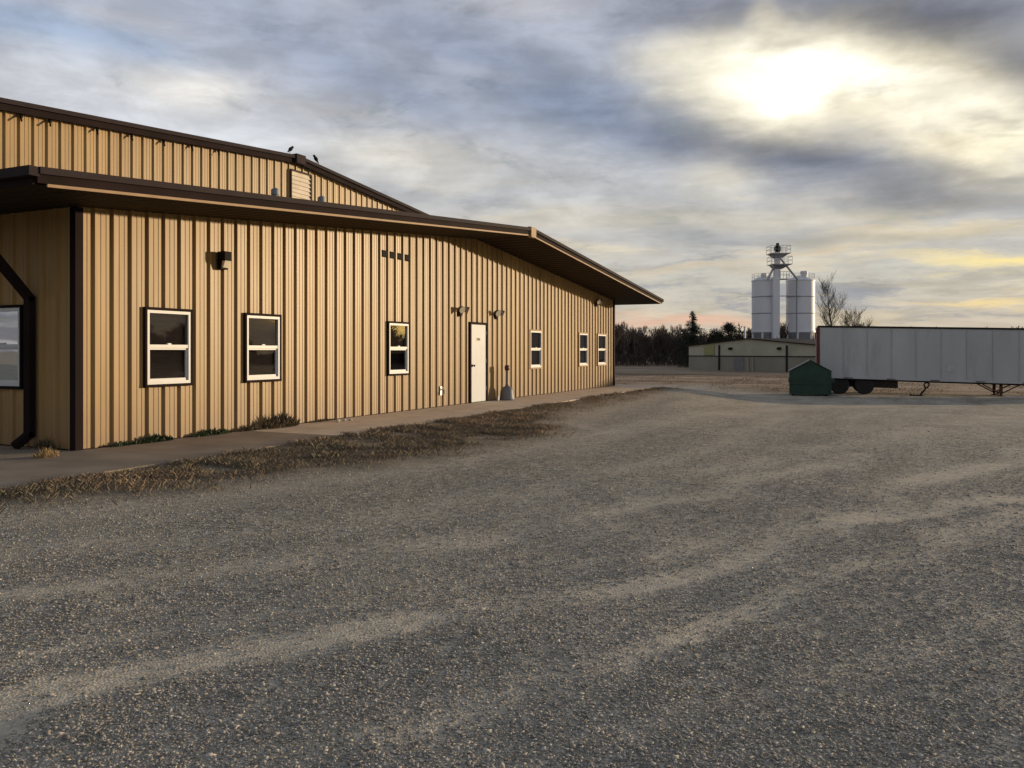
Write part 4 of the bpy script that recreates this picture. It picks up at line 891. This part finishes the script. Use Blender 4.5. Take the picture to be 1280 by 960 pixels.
# ---------------------------------------------------------------- silos
ZS = 126.0
def SPt(px, py): return P(px, py, ZS)
gS = float(ground_h(100, 20)); sc_ = ZS / F
def sz(py): return EYE + (HY - py) * sc_
def silo(pxc, wpx, lab, vent, extra):
    c = P(pxc, 439, ZS + 2); o = empty('silo', (c.x, c.y, gS)); tag(o, lab, 'silo', 'white silos'); r = wpx / 2 * sc_
    zb, zt = sz(415.5) - gS, sz(349.5) - gS
    b = MB(); b.lathe((0, 0, 0), [(r, zb), (r, zt), (r * .6, zt + .5), (.3, zt + .75)], 48); b.build('tank', M['silo'], o, False)
    for py in (371, 392):
        b = MB(); z_ = sz(py) - gS; b.lathe((0, 0, 0), [(r + .003, z_), (r + .05, z_ + .02), (r + .05, z_ + .12), (r + .003, z_ + .14)], 48)
        b.build('seam_ring', M['silo_seam'], o)
    b = MB(); b.lathe((0, 0, 0), [(r + .003, zb + .02), (r + .09, zb + .03), (r + .09, zb + .3), (r + .003, zb + .32)], 48); b.build('base_rim', M['silo'], o); b = MB(); b.lathe((0, 0, 0), [(r + .003, zt - .12), (r + .07, zt - .1), (r + .07, zt + .02), (r - .05, zt + .05)], 48); b.build('top_rim', M['silo'], o)
    b = MB(); b.lathe((0, 0, 0), [(.35, 1.0), (r * .98, zb - .01)], 32); b.build('hopper', M['silo_seam'], o)
    for k_ in range(6):
        a = TH + math.pi / 6 + k_ * math.pi / 3; lx_, ly_ = r * .95 * math.cos(a), r * .95 * math.sin(a)
        b = MB(); b.box(lx_ - .14, lx_ + .14, ly_ - .14, ly_ + .14, -.1, zb); b.build('leg', M['silo'], o)
    b = MB()
    for k_ in range(6):
        a = TH + math.pi / 6 + k_ * math.pi / 3; a2 = a + math.pi / 3
        for z0_, z1_ in ((1.5, zb - .2), (zb - .2, 1.5)): b.tube((r * .95 * math.cos(a), r * .95 * math.sin(a), z0_), (r * .95 * math.cos(a2), r * .95 * math.sin(a2), z1_), .06, n=6)
    b.build('leg_bracing', M['silo_seam'], o)
    # ladder pipe in front
    va = math.atan2(-c.y, -c.x) + extra; b = MB(); b.tube((r * 1.03 * math.cos(va), r * 1.03 * math.sin(va), 1.2), (r * 1.03 * math.cos(va), r * 1.03 * math.sin(va), zt + .1), .07, n=6); b.build('fill_pipe', M['silo_seam'], o)
    # roof railing
    b = MB()
    for k_ in range(16):
        a = k_ * math.pi / 8; b.tube((r * .98 * math.cos(a), r * .98 * math.sin(a), zt), (r * .98 * math.cos(a), r * .98 * math.sin(a), zt + 1.0), .022, n=5)
    for z_ in (.55, 1.0):
        for k_ in range(24):
            a, a2 = k_ * math.pi / 12, (k_ + 1) * math.pi / 12; b.tube((r * .98 * math.cos(a), r * .98 * math.sin(a), zt + z_), (r * .98 * math.cos(a2), r * .98 * math.sin(a2), zt + z_), .02, n=4, caps=False)
    b.build('railing', M['galv'], o)
    vx, vr, vz = vent; q = P(vx, 439, ZS + 1) - Vector((c.x, c.y, EYE)); b = MB(); b.lathe((q.x, q.y, 0), [(vr, zt + .1), (vr, sz(vz) - gS - .5), (vr * 1.15, sz(vz) - gS - .48), (vr * 1.15, sz(vz) - gS - .1), (vr * .9, sz(vz) - gS)], 20); b.build('filter_vent', M['silo'], o)
    return o
silo(957, 34, 'left white steel silo with faded marking beside the elevator leg', (955, .42, 341), .55)
silo(1000.5, 35, 'right white steel silo carrying the taller filter vent', (1005, .50, 338), -.25)
# faded stencil mark of the left silo, as a curved plate
# elevator leg and tower
et = P(969.5, 439, ZS - .6); o = empty('elevator_tower', (et.x, et.y, gS)); o.rotation_euler = (0, 0, TH - math.pi / 2); tag(o, 'pale elevator tower with two railed platforms rising between the silos', 'tower')
# local x = right in view, y = away
def T(px, py=None): return (px - 969.5) * sc_
b = MB(); b.box(T(965.5), T(973.5), -.5, .5, 0, sz(348) - gS); b.build('casing', M['silo'], o)
b = MB(); b.box(T(967.5), T(974.5), -.4, .4, sz(348) - gS, sz(331) - gS); b.box(T(968.5), T(974), -.35, .35, sz(331) - gS, sz(316) - gS); b.build('head_casing', M['silo'], o)
b = MB(); b.lathe((T(972), 0, 0), [(.35, sz(316) - gS), (.5, sz(313) - gS), (.5, sz(309) - gS), (.28, sz(308) - gS), (.2, sz(304.5) - gS)], 16); b.build('drive_motor', M['dark_metal'], o)
for (a, c, py, h) in ((961, 985, 317.5, 1.1), (962, 987, 331, 1.1)):
    z_ = sz(py) - gS; b = MB(); b.box(T(a), T(c), -1.2, 1.2, z_ - .12, z_); b.hexa([(T(967), -.5, z_ - .7), (T(977), -.5, z_ - .7), (T(977), .5, z_ - .7), (T(967), .5, z_ - .7), (T(a + 2), -1.1, z_ - .121), (T(c - 2), -1.1, z_ - .121), (T(c - 2), 1.1, z_ - .121), (T(a + 2), 1.1, z_ - .121)]); pf_ = b.build('platform', M['galv'], o)
    b = MB()
    for yy in (-1.2, 1.2):
        for i in range(6): x = T(a) + (T(c) - T(a)) * i / 5; b.tube((x, yy, z_), (x, yy, z_ + h), .03, n=5)
        for hh in (h * .5, h): b.tube((T(a), yy, z_ + hh), (T(c), yy, z_ + hh), .03, n=5)
    for x in (T(a), T(c)):
        for hh in (h * .5, h): b.tube((x, -1.2, z_ + hh), (x, 1.2, z_ + hh), .03, n=5)
    b.build('railing', M['galv'], pf_)
b = MB(); b.tube((T(968), 0, sz(333) - gS), (T(959.5), 0, sz(350) - gS), .16, n=8); b.build('spout', M['galv'], o)
b = MB(); b.tube((T(974), 0, sz(322) - gS), (T(997), 0, sz(350) - gS), .16, n=8); b.build('spout', M['galv'], o)
b = MB(); b.box(T(973.6), T(985), -.6, .6, sz(350) - gS, sz(349) - gS)
for hh in (.55, 1.05): b.tube((T(974), -.6, sz(349) - gS + hh), (T(985), -.6, sz(349) - gS + hh), .03, n=5)
for i in range(4): x = T(974) + (T(985) - T(974)) * i / 3; b.tube((x, -.6, sz(349) - gS), (x, -.6, sz(349) - gS + 1.05), .03, n=5)
b.build('catwalk', M['galv'], o)
b = MB(); b.tube((T(958), -.2, sz(370.5) - gS), (T(1000), -.2, sz(370.5) - gS), .07, n=6); b.build('link_pipe', M['silo_seam'], o)
# pole behind the shed
q = P(931, 439, 112); b = MB(); zt_ = EYE + (HY - 408) * 112 / F; b.tube((0, 0, 0), (0, 0, zt_ - gS - .1), .16, .14, 12); b.tube((0, 0, zt_ - gS - .1), (0, 0, zt_ - gS), .2, .2, 12); o = b.build('vent_pole', M['silo']); o.location = (q.x, q.y, gS); tag(o, 'short white pole standing behind the shed left of the silos', 'pole')

# ---------------------------------------------------------------- trees
def grow(seed, H, r0, levels=5, spread=.6, nbr=(2, 4), trunk=.35, lean=(0, 0), up=.25, shrink=.68, dom=1.0):
    """list of segments (a, b, r0, r1)"""
    rd = random.Random(seed); segs = []
    def rec(p, d, L, r, lev):
        n_ = 3 if lev < 2 else 2; q = p; dd_ = d
        for i in range(n_):
            dd_ = (dd_ + Vector((rd.gauss(0, .10), rd.gauss(0, .10), rd.gauss(0, .05) + up * .12))).normalized(); nq = q + dd_ * (L / n_)
            ra, rb = r * (1 - .3 * i / n_), r * (1 - .3 * (i + 1) / n_); segs.append((q.copy(), nq.copy(), ra, rb))
            if lev < levels and (lev > 0 or i > 0):
                for _ in range(rd.randint(*nbr) - 1):
                    a = rd.random() * 6.283; per = dd_.orthogonal().normalized(); per.rotate(__import__('mathutils').Quaternion(dd_, a))
                    rec(nq, (dd_ * (1 - spread * .5) + per * spread + Vector((0, 0, up))).normalized(), L * shrink * dom * (.7 + .5 * rd.random()), rb * .55, lev + 1)
            q = nq
        if lev < levels: rec(q, dd_, L * shrink, r * .65, lev + 1)
    rec(Vector((0, 0, 0)), Vector((lean[0], lean[1], 1)).normalized(), H * trunk, r0, 0)
    return segs
def seg_arrays(segs, n_=3, rmin=.012):
    A = np.array([s[0] for s in segs]); B = np.array([s[1] for s in segs]); ra = np.maximum([s[2] for s in segs], rmin); rb = np.maximum([s[3] for s in segs], rmin)
    d = B - A; d /= np.linalg.norm(d, axis=1)[:, None] + 1e-9; up_ = np.where(np.abs(d[:, 2:3]) < .9, np.array([[0, 0, 1.]]), np.array([[1., 0, 0]]))
    x = np.cross(d, up_); x /= np.linalg.norm(x, axis=1)[:, None]; y = np.cross(d, x); V = []
    for c, r in ((A, ra), (B, rb)):
        for i in range(n_): t_ = 6.2832 * i / n_; V.append(c + x * (r * math.cos(t_))[:, None] + y * (r * math.sin(t_))[:, None])
    V = np.stack(V, 1); Q = np.array([[i, (i + 1) % n_, n_ + (i + 1) % n_, n_ + i] for i in range(n_)]); m = len(segs)
    return V.reshape(-1, 3), (Q[None] + (2 * n_ * np.arange(m))[:, None, None]).reshape(-1, 4)
# the far wood: one mass of bare winter trees
variants = []
for s in range(7):
    V, Q = seg_arrays(grow(100 + s, 7.2, .13, 5, .55, (2, 3), .30, up=.35, shrink=.70), 3, .022)
    V = V * (7.0 / V[:, 2].max()); variants.append((V, Q))
AV, AQ, off = [], [], 0
cand = []
for row in range(6):
    d_ = 139 + row * 6
    a = R(-118)
    while a < R(24):
        cand.append((d_ + random.uniform(-3, 3), a)); a += random.uniform(1.6, 3.4) / d_ * (1 if a > R(-12) else 2.2)
for d_, a in cand:
    V, Q = variants[random.randrange(7)]; s = random.uniform(.58, 1.14) * (.94 + .10 * math.sin(a * 23) + .06 * math.sin(a * 61)) * (1 - .75 * math.exp(-((math.degrees(a) + 33) / 4.0) ** 4)); t_ = random.random() * 6.283
    x, y = d_ * math.cos(a), d_ * math.sin(a); c_, s__ = math.cos(t_) * s, math.sin(t_) * s
    W = np.stack([V[:, 0] * c_ - V[:, 1] * s__ + x, V[:, 0] * s__ + V[:, 1] * c_ + y, V[:, 2] * s + float(ground_h(x, y)) - .05], -1); AV.append(W); AQ.append(Q + off); off += len(W)
# undergrowth: brush and saplings between the trunks
NU = 150000; da_ = R(-118) + R(142) * rng.random(NU); dr_ = 137 + 36 * rng.random(NU); ux, uy = dr_ * np.cos(da_), dr_ * np.sin(da_)
uh = rng.random(NU) ** 1.25 * np.where(np.abs(np.degrees(da_) + 33) < 4.5, .22, 1) * (3.4 + 1.8 * fbm(ux * .15, uy * .15, 5)); ln_ = .35 + .8 * rng.random(NU); w_ = .03 + .05 * rng.random(NU); la = rng.random(NU) * 6.283; tl = rng.normal(0, .35, NU)
wv_ = np.stack([np.cos(la) * w_, np.sin(la) * w_, 0 * w_], -1); up3 = np.stack([np.sin(tl) * ln_, np.cos(la) * np.sin(tl) * ln_, np.cos(tl) * ln_], -1)
c3 = np.stack([ux, uy, uh + ground_h(ux, uy)], -1); UVt = np.stack([c3 - wv_, c3 + wv_, c3 + wv_ + up3, c3 - wv_ + up3], 1).reshape(-1, 3); AV.append(UVt); AQ.append(np.arange(NU * 4).reshape(-1, 4) + off)
wood = tri_mesh('far_wood', np.concatenate(AV), np.concatenate(AQ), M['bark_far']); tag(wood, 'dark leafless winter woodland along the far edge of the field', 'wood', kind='stuff')

def bare_tree(px, z, H, seed, lab, lean=(0, 0), levels=6, r0=.16, spread=.5, up=.3, twig=.012, trunk=.3, m='bark', dom=.7):
    c = P(px, 439, z); g_ = float(ground_h(c.x, c.y)); o = empty('bare_tree', (c.x, c.y, g_)); tag(o, lab, 'tree')
    segs = grow(seed, H, r0, levels, spread, (2, 3), trunk, lean, up, .72, dom)
    top = max(s_[1].z for s_ in segs); k_ = H / top; segs = [(a * k_, b_ * k_, ra, rb) for a, b_, ra, rb in segs]
    big = [s_ for s_ in segs if s_[2] > r0 * .42]; small = [s_ for s_ in segs if s_[2] <= r0 * .42]
    for nm, ss in (('trunk', big), ('crown', small)):
        V, Q = seg_arrays(ss, 5 if nm == 'trunk' else 3, twig); q_ = tri_mesh(nm, V, Q, M[m]); q_.parent = o
    return o
def fan_tree(px, z, H, seed, lab, lean, t0, spreadf, nb1, twig, blen):
    rd = random.Random(seed); c = P(px, 439, z); g_ = float(ground_h(c.x, c.y)); o = empty('bare_tree', (c.x, c.y, g_)); tag(o, lab, 'tree')
    trunk, crown = [], []; p = Vector((0, 0, -.1)); N_ = 14; pts = [p.copy()]
    for i in range(N_): p = p + Vector((lean[0] + rd.gauss(0, .035), lean[1] + rd.gauss(0, .035), 1)) * (H / N_); pts.append(p.copy())
    for i in range(N_): trunk.append((pts[i], pts[i + 1], .17 * (1 - i / N_) + .02, .17 * (1 - (i + 1) / N_) + .02))
    def limb(p, d, L, r, lev):
        n_ = 5; q = p.copy()
        for i in range(n_):
            d = (d + Vector((rd.gauss(0, .10), rd.gauss(0, .10), .11 + rd.gauss(0, .05)))).normalized(); nq = q + d * (L / n_); crown.append((q.copy(), nq.copy(), r * (1 - i / n_ * .7), r * (1 - (i + 1) / n_ * .7)))
            if lev < 3:
                for _ in range(2):
                    a = rd.random() * 6.283; dd_ = (d + Vector((math.cos(a), math.sin(a), rd.uniform(-.3, .6))) * .75).normalized(); limb(nq, dd_, L * (.30 + .25 * rd.random()), r * .45, lev + 1)
            q = nq
    for k_ in range(nb1):
        t_ = t0 + (1 - t0) * (k_ + rd.random()) / nb1; i = min(N_ - 1, int(t_ * N_)); q = pts[i].lerp(pts[i + 1], t_ * N_ - i); a = rd.random() * 6.283
        limb(q, Vector((math.cos(a) * spreadf, math.sin(a) * spreadf, .9)).normalized(), blen * H * (1.1 - .75 * t_) * rd.uniform(.6, 1.1), .035 * (1.2 - t_) + .008, 1)
    for nm, ss in (('trunk', trunk), ('crown', crown)):
        V, Q = seg_arrays(ss, 6 if nm == 'trunk' else 3, twig); q_ = tri_mesh(nm, V, Q, M['bark']); q_.parent = o
fan_tree(1044, 88, (HY - 359) * 88 / F + 2.3, 5, 'tall thin leafless tree leaning left just right of the silos', (-.04, .10), .34, .62, 22, .006, .42)
fan_tree(1068, 92, (HY - 396) * 92 / F + 2.3, 9, 'rounded leafless tree showing above the trailer roof', (0, 0), .35, 1.2, 22, .006, .60)
bare_tree(980, 118, (HY - 403) * 118 / F + 2.3, 15, 'small brown leafless tree seen between the silo legs', (0, 0), 6, .2, .5, .3, .03, .3)
bare_tree(936, 132, (HY - 403) * 132 / F + 2.3, 17, 'dull bushy leafless tree at the left foot of the silos', (0, 0), 6, .2, .6, .2, .05, .25)
def foliage_tree(name, px, z, H, rad, seed, lab, m, shape, n_=9000, leaf=.16):
    c = P(px, 439, z); g_ = float(ground_h(c.x, c.y)); o = empty(name, (c.x, c.y, g_)); tag(o, lab, 'tree'); r_ = np.random.default_rng(seed)
    b = MB(); b.tube((0, 0, -.1), (0, 0, H * .92), .2, .03, 8); b.build('trunk', M['bark'], o)
    t_ = r_.random(n_); nb_ = 130; bh = r_.random(nb_) * .94 + .04; ba = r_.random(nb_) * 6.283; bi = r_.integers(0, nb_, n_)
    if shape == 'spruce':
        nbr_ = 260; bh = np.sort(r_.random(nbr_)) * .98; ba = r_.random(nbr_) * 6.283
        bl_ = rad * np.interp(bh, [0, .5, .64, .72, .78, .88, .95, 1], [1, .95, .75, .50, .38, .26, .14, .03]) * (.35 + .9 * r_.random(nbr_)); bi = r_.choice(nbr_, n_, p=(bl_ + .1) / (bl_ + .1).sum())
        t_ = r_.random(n_); x = np.cos(ba[bi]) * bl_[bi] * t_; y = np.sin(ba[bi]) * bl_[bi] * t_; z_ = bh[bi] * H + bl_[bi] * (.18 * t_ - .25 * t_ ** 2)
        x += r_.normal(0, .05, n_); y += r_.normal(0, .05, n_); z_ += r_.normal(0, .05, n_)
    else:
        nb2 = 60; hh = r_.random(nb2); rr = rad * np.interp(hh, [0, .2, .6, .85, 1], [.7, 1, .85, .5, .1]); ang_ = r_.random(nb2) * 6.283; q_ = r_.random(nb2) ** .5; bi = r_.integers(0, nb2, n_)
        x = np.cos(ang_[bi]) * rr[bi] * q_[bi] + r_.normal(0, .30, n_); y = np.sin(ang_[bi]) * rr[bi] * q_[bi] + r_.normal(0, .30, n_); z_ = hh[bi] * H * .93 + r_.normal(0, .25, n_)
    z_ = np.clip(z_, .05, H); P0 = np.stack([x, y, z_], -1); d1 = r_.normal(0, 1, (n_, 3)); d1 /= np.linalg.norm(d1, axis=1)[:, None]; d2 = r_.normal(0, 1, (n_, 3)); d2 -= (d2 * d1).sum(1)[:, None] * d1; d2 /= np.linalg.norm(d2, axis=1)[:, None]; L_ = leaf * (.5 + r_.random(n_))[:, None]
    V = np.stack([P0, P0 + d1 * L_ + d2 * L_ * .3, P0 + d1 * L_ * 1.8], 1).reshape(-1, 3); q_ = tri_mesh('crown', V, np.arange(n_ * 3).reshape(-1, 3), m); q_.parent = o
foliage_tree('spruce_tree', 866, 124, (HY - 388) * 124 / F + 2.35, 2.6, 3, 'tall dark spruce with a ragged pointed top above the tree line', M['needles'], 'spruce', 20000, .13)
foliage_tree('cedar_tree', 911, 122, (HY - 404) * 122 / F + 2.35, 2.6, 4, 'rounded dark cedar between the spruce and the silos', M['cedar'], 'round', 12000, .18)
foliage_tree('cedar_tree', 893, 126, (HY - 410) * 126 / F + 2.35, 1.7, 6, 'lower dark cedar right beside the tall spruce', M['cedar'], 'round', 7000, .18)
for o in list(bpy.data.objects):
    if '_o' in o: del o['_o']
